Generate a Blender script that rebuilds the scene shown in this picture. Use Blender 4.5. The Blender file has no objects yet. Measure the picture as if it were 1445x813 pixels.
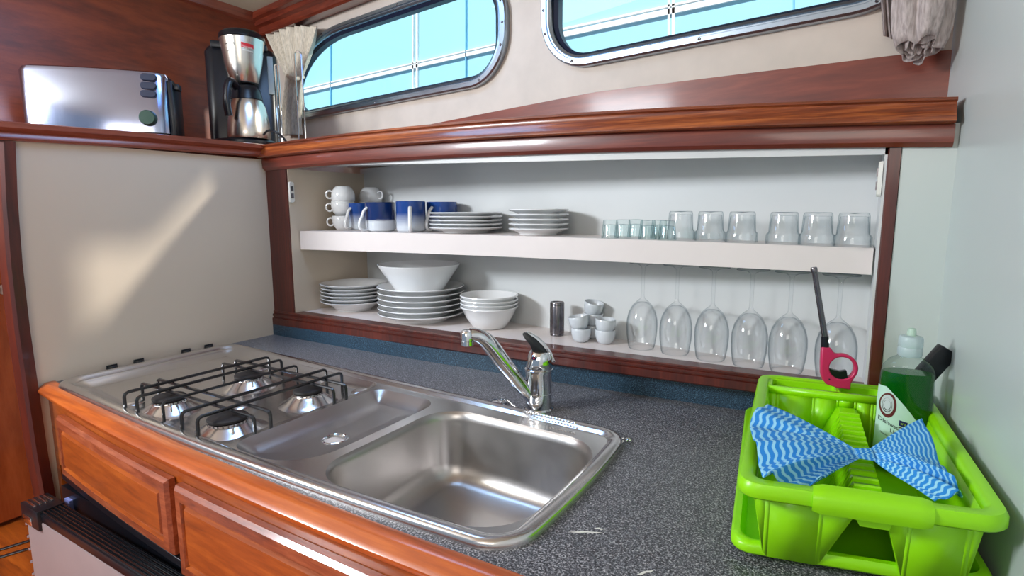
import bpy, bmesh, math, random
from mathutils import Vector, Matrix, Euler
random.seed(7)
sc = bpy.context.scene
COL = sc.collection
PI = math.pi

# ------------------------------------------------------------------ camera
F = 780.05; CAM = Vector((1.5934, -1.1243, .4028))
def rotm(rx, ry, rz):
    return Matrix.Rotation(rz, 3, 'Z') @ Matrix.Rotation(rx, 3, 'X') @ Matrix.Rotation(ry, 3, 'Y')
RC = rotm(math.radians(-8.043), math.radians(.177), math.radians(31.345))
def ray(px, py): return RC @ Vector(((px-722.5)/F, 1, -(py-406.5)/F))
def onplane(px, py, ax, v):
    d = ray(px, py); return CAM + d*((v-CAM[ax])/d[ax])
def PX(px, py, v): return onplane(px, py, 0, v)
def PY(px, py, v): return onplane(px, py, 1, v)
def PZ(px, py, v): return onplane(px, py, 2, v)
HW = lambda x: .34-.13*x                     # line of the hull side behind cupboard and ledge
def PW(px, py, off=0):
    d = ray(px, py); t = (.34-off-.13*CAM.x-CAM.y)/(d.y+.13*d.x); return CAM+d*t
def depth(p): return (Vector(p)-CAM).dot(RC @ Vector((0, 1, 0)))

cd = bpy.data.cameras.new('camera'); cam = bpy.data.objects.new('camera', cd); COL.objects.link(cam)
cd.sensor_width = 36; cd.lens = F/1445*36; cd.clip_start = .01
R4 = Matrix((( RC[0][0], RC[0][2], -RC[0][1]), (RC[1][0], RC[1][2], -RC[1][1]), (RC[2][0], RC[2][2], -RC[2][1]))).to_4x4()
R4.translation = CAM; cam.matrix_world = R4
sc.camera = cam

# ------------------------------------------------------------------ materials
def srgb(r, g, b):
    f = lambda c: (c/255/12.92) if c/255 <= .04045 else ((c/255+.055)/1.055)**2.4
    return (f(r), f(g), f(b), 1)
def new_mat(name):
    m = bpy.data.materials.new(name); m.use_nodes = True
    nt = m.node_tree; return m, nt, nt.nodes['Principled BSDF']
def coords(nt, scale=(1, 1, 1), kind='Object', rot=(0, 0, 0)):
    t = nt.nodes.new('ShaderNodeTexCoord'); mp = nt.nodes.new('ShaderNodeMapping')
    mp.inputs['Scale'].default_value = scale; mp.inputs['Rotation'].default_value = rot
    nt.links.new(t.outputs[kind], mp.inputs['Vector']); return mp.outputs['Vector']
def ramp(nt, fac, stops):
    r = nt.nodes.new('ShaderNodeValToRGB'); nt.links.new(fac, r.inputs['Fac'])
    e = r.color_ramp.elements
    while len(e) < len(stops): e.new(.5)
    for el, (p, c) in zip(e, stops): el.position = p; el.color = c
    return r.outputs['Color']
def noise(nt, vec, scale, detail=4, rough=.55, dist=0):
    n = nt.nodes.new('ShaderNodeTexNoise'); nt.links.new(vec, n.inputs['Vector'])
    n.inputs['Scale'].default_value = scale; n.inputs['Detail'].default_value = detail
    n.inputs['Roughness'].default_value = rough; n.inputs['Distortion'].default_value = dist
    return n.outputs['Fac']
def bump(nt, bs, h, strength=.2, dist=.002):
    b = nt.nodes.new('ShaderNodeBump'); b.inputs['Strength'].default_value = strength
    b.inputs['Distance'].default_value = dist
    nt.links.new(h, b.inputs['Height']); nt.links.new(b.outputs['Normal'], bs.inputs['Normal'])
def plain(name, c, rough=.5, metal=0, var=.06, nscale=12, coat=0, spec=.5, bumpy=0):
    m, nt, b = new_mat(name)
    v = coords(nt); n = noise(nt, v, nscale)
    d = tuple(max(0, x*(1-var)) for x in c[:3])+(1,); l = tuple(min(1, x*(1+var)) for x in c[:3])+(1,)
    nt.links.new(ramp(nt, n, [(.3, d), (.7, l)]), b.inputs['Base Color'])
    b.inputs['Roughness'].default_value = rough; b.inputs['Metallic'].default_value = metal
    b.inputs['Coat Weight'].default_value = coat; b.inputs['Coat Roughness'].default_value = .08
    b.inputs['Specular IOR Level'].default_value = spec
    if bumpy: bump(nt, b, noise(nt, v, nscale*20), bumpy, .001)
    return m
def wood(name, dark, mid, light, scale, coat=.6, rough=.4):
    m, nt, b = new_mat(name)
    v = coords(nt, scale)
    n = noise(nt, v, 1.0, 8, .6, .6); n2 = noise(nt, v, 4.0, 5, .65, .2)
    mx = nt.nodes.new('ShaderNodeMath'); mx.operation = 'MULTIPLY_ADD'; mx.inputs[1].default_value = .45
    nt.links.new(n2, mx.inputs[0])
    m2 = nt.nodes.new('ShaderNodeMath'); m2.operation = 'MULTIPLY'; m2.inputs[1].default_value = .55
    nt.links.new(n, m2.inputs[0]); nt.links.new(m2.outputs[0], mx.inputs[2])
    nt.links.new(ramp(nt, mx.outputs[0], [(.33, dark), (.5, mid), (.66, light)]), b.inputs['Base Color'])
    b.inputs['Roughness'].default_value = rough; b.inputs['Coat Weight'].default_value = coat
    b.inputs['Coat Roughness'].default_value = .12
    bump(nt, b, mx.outputs[0], .15, .0015)
    return m
M = {}
M['rail'] = wood('orange varnished rail wood', srgb(140, 58, 10), srgb(182, 84, 18), srgb(208, 108, 32), (2, 30, 30))
M['front'] = wood('varnished drawer wood', srgb(116, 50, 12), srgb(156, 72, 16), srgb(184, 94, 26), (3, 30, 30))
M['bead'] = wood('worn reddish bead wood', srgb(104, 44, 22), srgb(146, 70, 38), srgb(176, 98, 62), (6, 40, 40), .5, .4)
M['fascia'] = wood('streaked fascia wood', srgb(66, 24, 12), srgb(128, 58, 26), srgb(188, 104, 50), (2.2, 70, 70), .5, .35)
M['fascia_low'] = wood('dark fascia wood', srgb(76, 26, 16), srgb(106, 40, 24), srgb(134, 58, 36), (2, 40, 40), .5, .35)
M['dark'] = wood('dark red post wood', srgb(56, 16, 10), srgb(80, 26, 15), srgb(104, 38, 22), (30, 30, 2), .3, .4)
M['board'] = wood('flat red board wood', srgb(96, 36, 20), srgb(122, 50, 30), srgb(146, 68, 44), (2, 2, 16), .2, .45)
M['bulk'] = wood('bulkhead wood', srgb(92, 36, 14), srgb(128, 54, 22), srgb(154, 70, 30), (3, 3, 14), .6, .45)
M['bulk'].node_tree.nodes['Principled BSDF'].inputs['Coat Roughness'].default_value = .32
M['ledge'] = wood('ledge moulding wood', srgb(104, 44, 30), srgb(140, 66, 44), srgb(164, 86, 60), (30, 2, 30), .4, .35)
M['door'] = wood('passage door wood', srgb(120, 50, 22), srgb(156, 70, 32), srgb(184, 92, 48), (8, 8, 1.5), .8, .25)
M['cream'] = plain('cream wall paint', srgb(206, 192, 178), .55, bumpy=.05)
M['panel'] = plain('warm white laminate', srgb(208, 192, 172), .38, var=.02, nscale=2)
M['white'] = plain('white cupboard laminate', srgb(214, 216, 216), .4, var=.015, nscale=3)
M['shelf'] = plain('shelf edge white', srgb(228, 218, 214), .4, var=.02, nscale=9)
M['rwall'] = plain('pale grey green wall', srgb(198, 206, 202), .32, var=.02, nscale=2)
M['ceil'] = plain('cream headliner', srgb(222, 214, 190), .7, var=.02)
M['alu'] = plain('anodised aluminium', srgb(176, 190, 204), .3, 1, var=.04, nscale=30)
M['rubber'] = plain('dark blue rubber gasket', srgb(16, 26, 52), .5)
M['black'] = plain('black plastic', srgb(14, 17, 24), .3, var=.1)
M['enamel'] = plain('black enamel wire', srgb(20, 18, 20), .3, var=.1, coat=.4)
M['burner'] = plain('matt black burner cap', srgb(26, 20, 20), .65, var=.15, nscale=60)
M['chrome'] = plain('chrome', srgb(225, 228, 232), .06, 1, var=.01)
M['porc'] = plain('white porcelain', srgb(232, 233, 234), .18, var=.01, coat=.5)
M['porcg'] = plain('grey white porcelain', srgb(206, 212, 218), .25, var=.02, coat=.4)
M['green'] = plain('lime plastic', srgb(150, 228, 8), .32, var=.05, nscale=8)
M['pink'] = plain('pink plastic', srgb(205, 38, 92), .35, var=.03)
M['fridge'] = plain('grey fridge skin', srgb(150, 134, 134), .35, var=.03)
M['blueint'] = plain('bluish fridge inside', srgb(120, 130, 190), .5)
M['tag'] = plain('white plastic', srgb(232, 230, 222), .4)
M['label'] = plain('bottle label white', srgb(196, 226, 214), .45, var=.05, nscale=30)
M['maroon'] = plain('maroon print', srgb(96, 22, 26), .5)
M['navy'] = plain('navy print', srgb(24, 22, 90), .5)
M['lime'] = plain('yellow green print', srgb(190, 220, 60), .5)
M['ink'] = plain('black ink', srgb(22, 20, 30), .5)
M['teal'] = plain('teal ink', srgb(20, 90, 130), .5)
M['red'] = plain('red sticker', srgb(205, 34, 40), .45)
M['gknob'] = plain('dark green knob', srgb(30, 62, 48), .45)
M['facade'] = plain('pale blue cladding', srgb(166, 226, 246), .6, var=.05, nscale=.6)
M['seam'] = plain('blue seam', srgb(120, 196, 230), .6)
M['bar'] = plain('white painted bar', srgb(250, 250, 250), .5)
M['stripe'] = plain('dark inlay', srgb(30, 22, 26), .5)

def steel(name, c, rough, aniso_scale=(3, 260, 3), metal=1.0, bp=.03):
    m, nt, b = new_mat(name)
    v = coords(nt, aniso_scale); n = noise(nt, v, 3, 4)
    v2 = coords(nt); n2 = noise(nt, v2, 7, 3)
    b.inputs['Metallic'].default_value = metal
    lo = tuple(x*.92 for x in c[:3])+(1,)
    nt.links.new(ramp(nt, n2, [(.3, lo), (.7, c)]), b.inputs['Base Color'])
    mr = nt.nodes.new('ShaderNodeMapRange'); nt.links.new(n, mr.inputs['Value'])
    mr.inputs['To Min'].default_value = rough*.75; mr.inputs['To Max'].default_value = rough*1.3
    nt.links.new(mr.outputs[0], b.inputs['Roughness'])
    if bp: bump(nt, b, n, bp, .0004)
    return m
M['steel'] = steel('brushed sink steel', srgb(222, 219, 218), .22)
M['basin'] = steel('satin basin steel', srgb(186, 182, 180), .32, (4, 4, 4), bp=0)
M['toaster'] = steel('brushed toaster steel', srgb(176, 184, 214), .15, (260, 3, 3))
M['jug'] = steel('brushed jug steel', srgb(220, 212, 200), .24, (4, 4, 4), bp=0)
M['tube'] = steel('dark brushed steel', srgb(120, 116, 120), .25, (200, 200, 3))

def granite(name, cols, sc1=420):
    m, nt, b = new_mat(name)
    v = coords(nt)
    n = noise(nt, v, sc1, 2, .7)
    c = ramp(nt, n, cols)
    n3 = noise(nt, v, sc1*2.1, 1, .5)
    mix = nt.nodes.new('ShaderNodeMixRGB'); mix.blend_type = 'OVERLAY'; mix.inputs['Fac'].default_value = .35
    nt.links.new(c, mix.inputs[1]); nt.links.new(n3, mix.inputs[2])
    nt.links.new(mix.outputs[0], b.inputs['Base Color'])
    b.inputs['Roughness'].default_value = .36
    bump(nt, b, n, .1, .0004)
    return m
M['granite'] = granite('speckled grey laminate', [(.36, srgb(32, 32, 37)), (.46, srgb(74, 75, 81)), (.56, srgb(114, 115, 122)), (.66, srgb(196, 195, 198))])
M['upstand'] = granite('speckled blue laminate', [(.36, srgb(12, 26, 42)), (.5, srgb(28, 52, 72)), (.66, srgb(84, 118, 140))], 620)

def glassmat(name, c, rough=0., ior=1.45):
    m, nt, b = new_mat(name); nt.nodes.remove(b)
    g = nt.nodes.new('ShaderNodeBsdfGlass'); g.inputs['Color'].default_value = c
    g.inputs['Roughness'].default_value = rough; g.inputs['IOR'].default_value = ior
    nt.links.new(g.outputs[0], nt.nodes['Material Output'].inputs['Surface']); return m
def thinglass(name, edge, mid, ior=1.45, pw=3.):
    m, nt, b = new_mat(name); nt.nodes.remove(b)
    lw = nt.nodes.new('ShaderNodeLayerWeight'); lw.inputs['Blend'].default_value = .5
    t = nt.nodes.new('ShaderNodeBsdfTransparent'); g = nt.nodes.new('ShaderNodeBsdfGlossy'); g.inputs['Roughness'].default_value = .015
    g.inputs['Color'].default_value = (.95, .98, 1, 1)
    pwn = nt.nodes.new('ShaderNodeMath'); pwn.operation = 'POWER'; pwn.inputs[1].default_value = pw
    nt.links.new(lw.outputs['Facing'], pwn.inputs[0])
    nt.links.new(ramp(nt, pwn.outputs[0], [(0, mid), (1, edge)]), t.inputs['Color'])
    fr_ = nt.nodes.new('ShaderNodeFresnel'); fr_.inputs['IOR'].default_value = ior
    ml = nt.nodes.new('ShaderNodeMath'); ml.operation = 'MULTIPLY'; ml.inputs[1].default_value = 1.0; nt.links.new(fr_.outputs[0], ml.inputs[0])
    mi = nt.nodes.new('ShaderNodeMath'); mi.operation = 'MINIMUM'; mi.inputs[1].default_value = .13; nt.links.new(ml.outputs[0], mi.inputs[0])
    mx = nt.nodes.new('ShaderNodeMixShader'); nt.links.new(mi.outputs[0], mx.inputs[0])
    nt.links.new(t.outputs[0], mx.inputs[1]); nt.links.new(g.outputs[0], mx.inputs[2])
    nt.links.new(mx.outputs[0], nt.nodes['Material Output'].inputs['Surface']); return m
M['glass'] = thinglass('clear glass', (.30, .36, .40, 1), (.990, .993, .995, 1), 1.42, 4.)
M['tglass'] = thinglass('thick clear glass', (.22, .32, .36, 1), (.985, .992, .994, 1), 1.48, 4.)
M['gglass'] = thinglass('greenish thick glass', (.22, .38, .40, 1), (.94, .98, .98, 1), 1.45, 3.)
M['pane'] = None
def thinpane():
    m, nt, b = new_mat('window pane'); nt.nodes.remove(b)
    t = nt.nodes.new('ShaderNodeBsdfTransparent'); t.inputs[0].default_value = (.93, .97, 1, 1)
    g = nt.nodes.new('ShaderNodeBsdfGlossy'); g.inputs['Roughness'].default_value = .02
    mx = nt.nodes.new('ShaderNodeMixShader'); mx.inputs[0].default_value = .06
    nt.links.new(t.outputs[0], mx.inputs[1]); nt.links.new(g.outputs[0], mx.inputs[2])
    nt.links.new(mx.outputs[0], nt.nodes['Material Output'].inputs['Surface']); return m
M['pane'] = thinpane()
def plasticclear(name, c, tr, rough=.1):
    m, nt, b = new_mat(name)
    b.inputs['Base Color'].default_value = c; b.inputs['Transmission Weight'].default_value = tr
    b.inputs['Roughness'].default_value = rough; b.inputs['IOR'].default_value = 1.35; return m
M['bottle'] = thinglass('clear bottle plastic', (.55, .64, .66, 1), (.93, .96, .96, 1), 1.35, 3.)
M['liquid'] = plasticclear('green dish liquid', (.003, .13, .008, 1), .3, .10)
M['cap'] = plasticclear('frosted cap', (.72, .84, .86, 1), .5, .3)
M['nozzle'] = plasticclear('pale green nozzle', (.75, .95, .8, 1), .5, .3)

def fabric(name, c1, c2):
    m, nt, b = new_mat(name)
    v = coords(nt); n = noise(nt, coords(nt, (300, 300, 40)), 1, 3)
    nt.links.new(ramp(nt, n, [(.35, c1), (.65, c2)]), b.inputs['Base Color'])
    b.inputs['Roughness'].default_value = .9; bump(nt, b, n, .2, .0006); return m
M['curtain'] = fabric('beige curtain cloth', srgb(196, 184, 164), srgb(232, 220, 200))
M['curtain2'] = fabric('grey beige curtain cloth', srgb(158, 146, 142), srgb(196, 184, 180))

def clothmat():
    m, nt, b = new_mat('blue waved cloth')
    t = nt.nodes.new('ShaderNodeUVMap'); s = nt.nodes.new('ShaderNodeSeparateXYZ'); nt.links.new(t.outputs[0], s.inputs[0])
    def mth(op, a, b_=None, c=None):
        n = nt.nodes.new('ShaderNodeMath'); n.operation = op
        for i, x in enumerate((a, b_, c)):
            if x is None: continue
            if isinstance(x, (int, float)): n.inputs[i].default_value = x
            else: nt.links.new(x, n.inputs[i])
        return n.outputs[0]
    w = mth('SINE', mth('MULTIPLY', s.outputs['Y'], 2*PI*17))
    ph = mth('MULTIPLY_ADD', w, .9, mth('MULTIPLY', s.outputs['X'], 2*PI*30))
    st = mth('MULTIPLY_ADD', mth('SINE', ph), .5, .5)
    n = noise(nt, coords(nt), 900, 1, .5)
    st2 = mth('MULTIPLY_ADD', mth('SUBTRACT', n, .5), .55, st)
    nt.links.new(ramp(nt, st2, [(.50, srgb(36, 134, 214)), (.78, srgb(150, 212, 240))]), b.inputs['Base Color'])
    b.inputs['Roughness'].default_value = .85; bump(nt, b, n, .3, .0006); return m
M['cloth'] = clothmat()

def mugmat(name, top, bot, z0, z1):
    m, nt, b = new_mat(name)
    t = nt.nodes.new('ShaderNodeTexCoord'); s = nt.nodes.new('ShaderNodeSeparateXYZ'); nt.links.new(t.outputs['Object'], s.inputs[0])
    n = noise(nt, coords(nt, (10, 10, 120)), 1.5, 4)
    ad = nt.nodes.new('ShaderNodeMath'); ad.operation = 'MULTIPLY_ADD'; ad.inputs[1].default_value = .012
    nt.links.new(n, ad.inputs[0]); nt.links.new(s.outputs['Z'], ad.inputs[2])
    mr = nt.nodes.new('ShaderNodeMapRange'); nt.links.new(ad.outputs[0], mr.inputs['Value'])
    mr.inputs['From Min'].default_value = z0; mr.inputs['From Max'].default_value = z1
    nt.links.new(ramp(nt, mr.outputs[0], [(0, bot), (1, top)]), b.inputs['Base Color'])
    b.inputs['Roughness'].default_value = .15; b.inputs['Coat Weight'].default_value = .4; return m
M['mug_a'] = mugmat('mug blue hard band', srgb(16, 44, 100), srgb(220, 226, 232), .036, .042)
M['mug_b'] = mugmat('mug blue fading', srgb(24, 66, 140), srgb(214, 222, 230), .02, .06)

# ------------------------------------------------------------------ geometry helpers
def total_loc(p):
    t = Vector((0, 0, 0))
    while p is not None: t += p.location; p = p.parent
    return t
class B:
    def __init__(s): s.v = []; s.f = []; s.uv = None
    def add(s, vs, fs, mtx=None):
        k = len(s.v)
        s.v += [tuple(mtx @ Vector(v)) if mtx else tuple(v) for v in vs]
        s.f += [tuple(i+k for i in f) for f in fs]; return s
    def box(s, a, b, mtx=None, bev=0):
        a = Vector(a); b = Vector(b)
        if bev <= 0:
            vs = [(x, y, z) for z in (a.z, b.z) for y in (a.y, b.y) for x in (a.x, b.x)]
            return s.add(vs, [(0, 2, 3, 1), (4, 5, 7, 6), (0, 1, 5, 4), (2, 6, 7, 3), (0, 4, 6, 2), (1, 3, 7, 5)], mtx)
        bm = bmesh.new(); bmesh.ops.create_cube(bm, size=1)
        for v in bm.verts: v.co = Vector(((a.x+b.x)/2+v.co.x*(b.x-a.x), (a.y+b.y)/2+v.co.y*(b.y-a.y), (a.z+b.z)/2+v.co.z*(b.z-a.z)))
        bmesh.ops.bevel(bm, geom=list(bm.edges), offset=bev, segments=2, affect='EDGES', profile=.6)
        s.bm(bm, mtx); bm.free(); return s
    def bm(s, bm, mtx=None):
        bm.verts.index_update()
        return s.add([v.co[:] for v in bm.verts], [[v.index for v in f.verts] for f in bm.faces], mtx)
    def lathe(s, prof, c=(0, 0, 0), n=32, mtx=None, sx=1, sy=1, closed=False):
        vs = []; fs = []; cx, cy, cz = c
        for r, z in prof:
            for i in range(n):
                a = 2*PI*i/n; vs.append((cx+r*sx*math.cos(a), cy+r*sy*math.sin(a), cz+z))
        m = len(prof)
        for j in range(m-1 if not closed else m):
            j2 = (j+1) % m
            for i in range(n): fs.append((j*n+i, j*n+(i+1) % n, j2*n+(i+1) % n, j2*n+i))
        if not closed:
            if prof[0][0] > 0: fs.append(tuple(range(n))[::-1])
            if prof[-1][0] > 0: fs.append(tuple((m-1)*n+i for i in range(n)))
        return s.add(vs, fs, mtx)
    def loft(s, loops, cap0=False, cap1=False, close=True, mtx=None, ring=False):
        n = len(loops[0]); vs = [p for l in loops for p in l]; fs = []
        L = len(loops)
        for j in range(L if ring else L-1):
            j2 = (j+1) % L
            for i in range(n if close else n-1): fs.append((j*n+i, j*n+(i+1) % n, j2*n+(i+1) % n, j2*n+i))
        if cap0: fs.append(tuple(range(n))[::-1])
        if cap1: fs.append(tuple((L-1)*n+i for i in range(n)))
        return s.add(vs, fs, mtx)
    def tube(s, pts, r, n=10, closed=False, sx=1, up=None):
        pts = [Vector(p) for p in pts]; loops = []; L = len(pts)
        prev = None
        for i, p in enumerate(pts):
            if closed: t = (pts[(i+1) % L]-pts[i-1]).normalized()
            else: t = (pts[min(i+1, L-1)]-pts[max(i-1, 0)]).normalized()
            if up is not None: a = Vector(up)
            elif prev is None: a = Vector((0, 0, 1)) if abs(t.z) < .9 else Vector((1, 0, 0))
            else: a = prev
            b = t.cross(a).normalized(); a = b.cross(t).normalized(); prev = a
            rr = r[i] if isinstance(r, (list, tuple)) else r
            ss = sx[i] if isinstance(sx, (list, tuple)) else sx
            loops.append([p+(a*math.cos(q)+b*math.sin(q)*ss)*rr for q in [2*PI*k/n for k in range(n)]])
        return s.loft(loops, not closed, not closed, ring=closed)
    def fill(s, loops, mtx=None):
        bm = bmesh.new(); es = []
        for l in loops:
            vs = [bm.verts.new(p) for p in l]
            es += [bm.edges.new((vs[i], vs[(i+1) % len(vs)])) for i in range(len(vs))]
        bmesh.ops.triangle_fill(bm, use_beauty=True, use_dissolve=False, edges=es)
        s.bm(bm, mtx); bm.free(); return s
    def build(s, name, mat, parent=None, world=True, angle=35, solid=0, sub=0, bevel=0, fixn=True):
        me = bpy.data.meshes.new(name)
        off = total_loc(parent) if (parent is not None and world) else Vector((0, 0, 0))
        me.from_pydata([Vector(v)-off for v in s.v], [], s.f); me.validate(); me.update()
        if fixn:
            bm = bmesh.new(); bm.from_mesh(me); bmesh.ops.recalc_face_normals(bm, faces=bm.faces); bm.to_mesh(me); bm.free()
        for p in me.polygons: p.use_smooth = True
        me.set_sharp_from_angle(angle=math.radians(angle))
        me.materials.append(mat if not isinstance(mat, str) else M[mat])
        o = bpy.data.objects.new(name, me); COL.objects.link(o)
        if parent is not None: o.parent = parent
        if solid:
            md = o.modifiers.new('s', 'SOLIDIFY'); md.thickness = solid; md.offset = 0
        if bevel:
            md = o.modifiers.new('b', 'BEVEL'); md.width = bevel; md.segments = 2; md.limit_method = 'ANGLE'
        if sub:
            md = o.modifiers.new('u', 'SUBSURF'); md.levels = sub; md.render_levels = sub
        return o
def tag(o, label=None, cat=None, group=None, kind=None):
    if label: o['label'] = label
    if cat: o['category'] = cat
    if group: o['group'] = group
    if kind: o['kind'] = kind
    return o
def thing(name, label, cat, loc=(0, 0, 0), rz=0, group=None):
    o = bpy.data.objects.new(name, None); COL.objects.link(o); o.empty_display_size = .02
    o.location = loc; o.rotation_euler = (0, 0, rz); return tag(o, label, cat, group)
def dup(root, loc, rot=None, label=None, group=None):
    r = root.copy(); COL.objects.link(r); r.location = loc
    if rot is not None: r.rotation_euler = rot
    if label: r['label'] = label
    if group: r['group'] = group
    for ch in list(root.children):
        c = ch.copy(); COL.objects.link(c); c.parent = r
        for g in list(ch.children):
            d = g.copy(); COL.objects.link(d); d.parent = c
    return r
def smooth_path(pts, n=6):
    pts = [Vector(p) for p in pts]; out = []
    for i in range(len(pts)-1):
        p0 = pts[max(i-1, 0)]; p1 = pts[i]; p2 = pts[i+1]; p3 = pts[min(i+2, len(pts)-1)]
        for k in range(n):
            t = k/n
            out.append(.5*((2*p1)+(p2-p0)*t+(2*p0-5*p1+4*p2-p3)*t*t+(3*p1-p0-3*p2+p3)*t**3))
    out.append(pts[-1]); return out
def interp(tab, x):
    tab = sorted(tab)
    if x <= tab[0][0]: a, b = tab[0], tab[1]
    elif x >= tab[-1][0]: a, b = tab[-2], tab[-1]
    else:
        for a, b in zip(tab, tab[1:]):
            if a[0] <= x <= b[0]: break
    return a[1]+(b[1]-a[1])*(x-a[0])/(b[0]-a[0])
def quad_fit(pts):
    """least squares parabola z(x) through measured points of a gently cambered board"""
    S = [sum(x**k for x, _ in pts) for k in range(5)]; T = [sum(y*x**k for x, y in pts) for k in range(3)]
    A = Matrix(((S[0], S[1], S[2]), (S[1], S[2], S[3]), (S[2], S[3], S[4]))); c = A.inverted() @ Vector(T)
    return lambda x: c[0]+c[1]*x+c[2]*x*x
def rrect(x0, x1, y0, y1, r, n=8, m=10):
    """rounded rectangle, r = one radius or (bl, br, tr, tl) of (rx, ry)"""
    if not isinstance(r, (list, tuple)): r = [(r, r)]*4
    r = [q if isinstance(q, (list, tuple)) else (q, q) for q in r]
    cs = [(x0+r[0][0], y0+r[0][1], PI, r[0]), (x1-r[1][0], y0+r[1][1], 1.5*PI, r[1]),
          (x1-r[2][0], y1-r[2][1], 0, r[2]), (x0+r[3][0], y1-r[3][1], .5*PI, r[3])]
    out = []
    for k, (cx, cy, a0, q) in enumerate(cs):
        arc = [(cx+q[0]*math.cos(a0+PI/2*i/n), cy+q[1]*math.sin(a0+PI/2*i/n)) for i in range(n+1)]
        out += arc
        nx = cs[(k+1) % 4]; a1 = nx[2]
        e = (nx[0]+nx[3][0]*math.cos(a1), nx[1]+nx[3][1]*math.sin(a1)); b = arc[-1]
        out += [(b[0]+(e[0]-b[0])*i/m, b[1]+(e[1]-b[1])*i/m) for i in range(1, m)]
    return out

# ================================================================== SETTING
wl = B().box((-.49, -1.2, -.9), (-.47, .44, 1.3)).build('wall_left', 'bulk'); tag(wl, 'dark varnished wooden bulkhead behind the toaster', 'wall', kind='structure')
# right wall, slightly splayed
rx = lambda y: 1.728-.07*y
wr = B().loft([[(rx(y), y, -.9), (rx(y)+.03, y, -.9), (rx(y)+.03, y, 1.3), (rx(y), y, 1.3)] for y in (.2, 0, -1, -2.4)], True, True).build('wall_right', 'rwall')
tag(wr, 'pale grey green wall at the right of the galley', 'wall', kind='structure')
fl = B().box((-.49, -2.4, -.93), (1.95, .1, -.9)).build('floor', 'door'); tag(fl, 'wooden cabin floor', 'floor', kind='structure')
ce = B().box((-.5, -2.4, 1.165), (1.95, .46, 1.19)).build('ceiling', 'ceil'); tag(ce, 'cream cabin ceiling', 'ceiling', kind='structure')

# windows on the hull side
def win_loop(x0, x1, z0, z1, r, off):
    return [Vector((x, HW(x)-off, z)) for x, z in rrect(x0, x1, z0, z1, r, 10, 8)]
WINS = [(-.33, .720, .783, 1.030, [.09, .10, .095, (.34, .20)], 0), (.908, 1.66, .783, 1.035, [.10, .09, .09, .10], 1)]
outer = [Vector((x, HW(x), z)) for x, z in [(-.48, .50), (1.745, .50), (1.745, 1.18), (-.48, 1.18)]]
holes = [win_loop(x0-.014, x1+.014, z0-.01, z1+.01, [((q[0] if isinstance(q, tuple) else q)+.014, (q[1] if isinstance(q, tuple) else q)+.010) for q in r], 0) for x0, x1, z0, z1, r, _ in WINS]
b = B().fill([outer]+holes)
wb = b.build('wall_back', 'cream'); tag(wb, 'cream painted cabin side around the two windows', 'wall', kind='structure')
for k, (x0, x1, z0, z1, r, _) in enumerate(WINS):
    root = thing('window_%d' % (k+1), ['long cabin window with an aluminium frame, between coffee maker and middle of the wall', 'cabin window with aluminium frame beside the rolled curtain at the right'][k], 'window', (0, 0, 0))
    root['kind'] = 'structure'
    def lp(d, off, dz=None):
        dz = d if dz is None else dz
        rr = [((q[0] if isinstance(q, tuple) else q)+d, (q[1] if isinstance(q, tuple) else q)+d) for q in r]
        return win_loop(x0-d, x1+d, z0-dz, z1+dz, rr, off)
    fr = B().loft([lp(.037, -.001, .028), lp(.037, .018, .028), lp(.033, .023, .024), lp(.020, .023, .015), lp(.018, .019, .013), lp(.014, .019, .010), lp(.012, .023, .008), lp(.004, .019, .002), lp(.004, -.03, .002)])
    fr.build('frame', 'alu', root)
    B().loft([lp(.003, .010, .002), lp(.0, .011, 0), lp(-.010, .004, -.007), lp(-.010, -.02, -.007), lp(.003, -.02, .002)]).build('gasket', 'rubber', root)
    B().fill([lp(-.002, -.008)]).build('pane', 'pane', root, solid=0)
    # screws on the flange
    mid = lp(.026, .0225, .019); n = len(mid)
    for i in range(2, n, 6):
        p = mid[i]
        mt = Matrix.Translation(p) @ Matrix.Rotation(PI/2, 4, 'X')
        B().lathe([(.0036, 0), (.0036, .0012), (.0022, .0022), (.0006, .0016)], n=10, mtx=mt).build('screw', 'tube', root)
# rubber-white sill edge under window 2 is part of the frame; wooden wedge board under the wall
zt = [(PW(a, c, .006).x, PW(a, c, .006).z) for a, c in [(470, 200), (590, 179), (700, 157), (840, 130), (1050, 104), (1160, 91), (1275, 76.5), (1334, 71)]]
b = B(); lo = []
xs = [.0+i*(1.722)/40 for i in range(41)]
b.loft([[(x, HW(x)-.001, .560), (x, HW(x)-.007, .560), (x, HW(x)-.007, max(.6015, interp(zt, x))), (x, HW(x)-.001, max(.6015, interp(zt, x)))] for x in xs], True, True)
tag(b.build('trim_1', 'board'), 'flat reddish board rising to the right below the cream wall', 'trim', kind='structure')
# ceiling beam
def prof_run(fn, xs, prof): return [[fn(x, p) for p in prof] for x in xs]
xs = [-.47+i*2.2/20 for i in range(21)]
b = B().loft(prof_run(lambda x, p: (x, HW(x)-p[0], p[1]), xs, [(.002, 1.165), (.002, 1.10), (.058, 1.092), (.066, 1.098), (.068, 1.118), (.082, 1.125), (.086, 1.14), (.10, 1.145), (.104, 1.165)]), True, True)
tag(b.build('trim_2', 'fascia_low'), 'dark moulded wooden beam between ceiling and window wall', 'trim', kind='structure')
b = B().loft([[(-.47, y, 1.132), (-.455, y, 1.138), (-.45, y, 1.150), (-.44, y, 1.165), (-.47, y, 1.165)] for y in (-1.2, .33)], True, True)
tag(b.build('trim_3', 'ledge'), 'slim wooden moulding between bulkhead and ceiling', 'trim', kind='structure')

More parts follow.
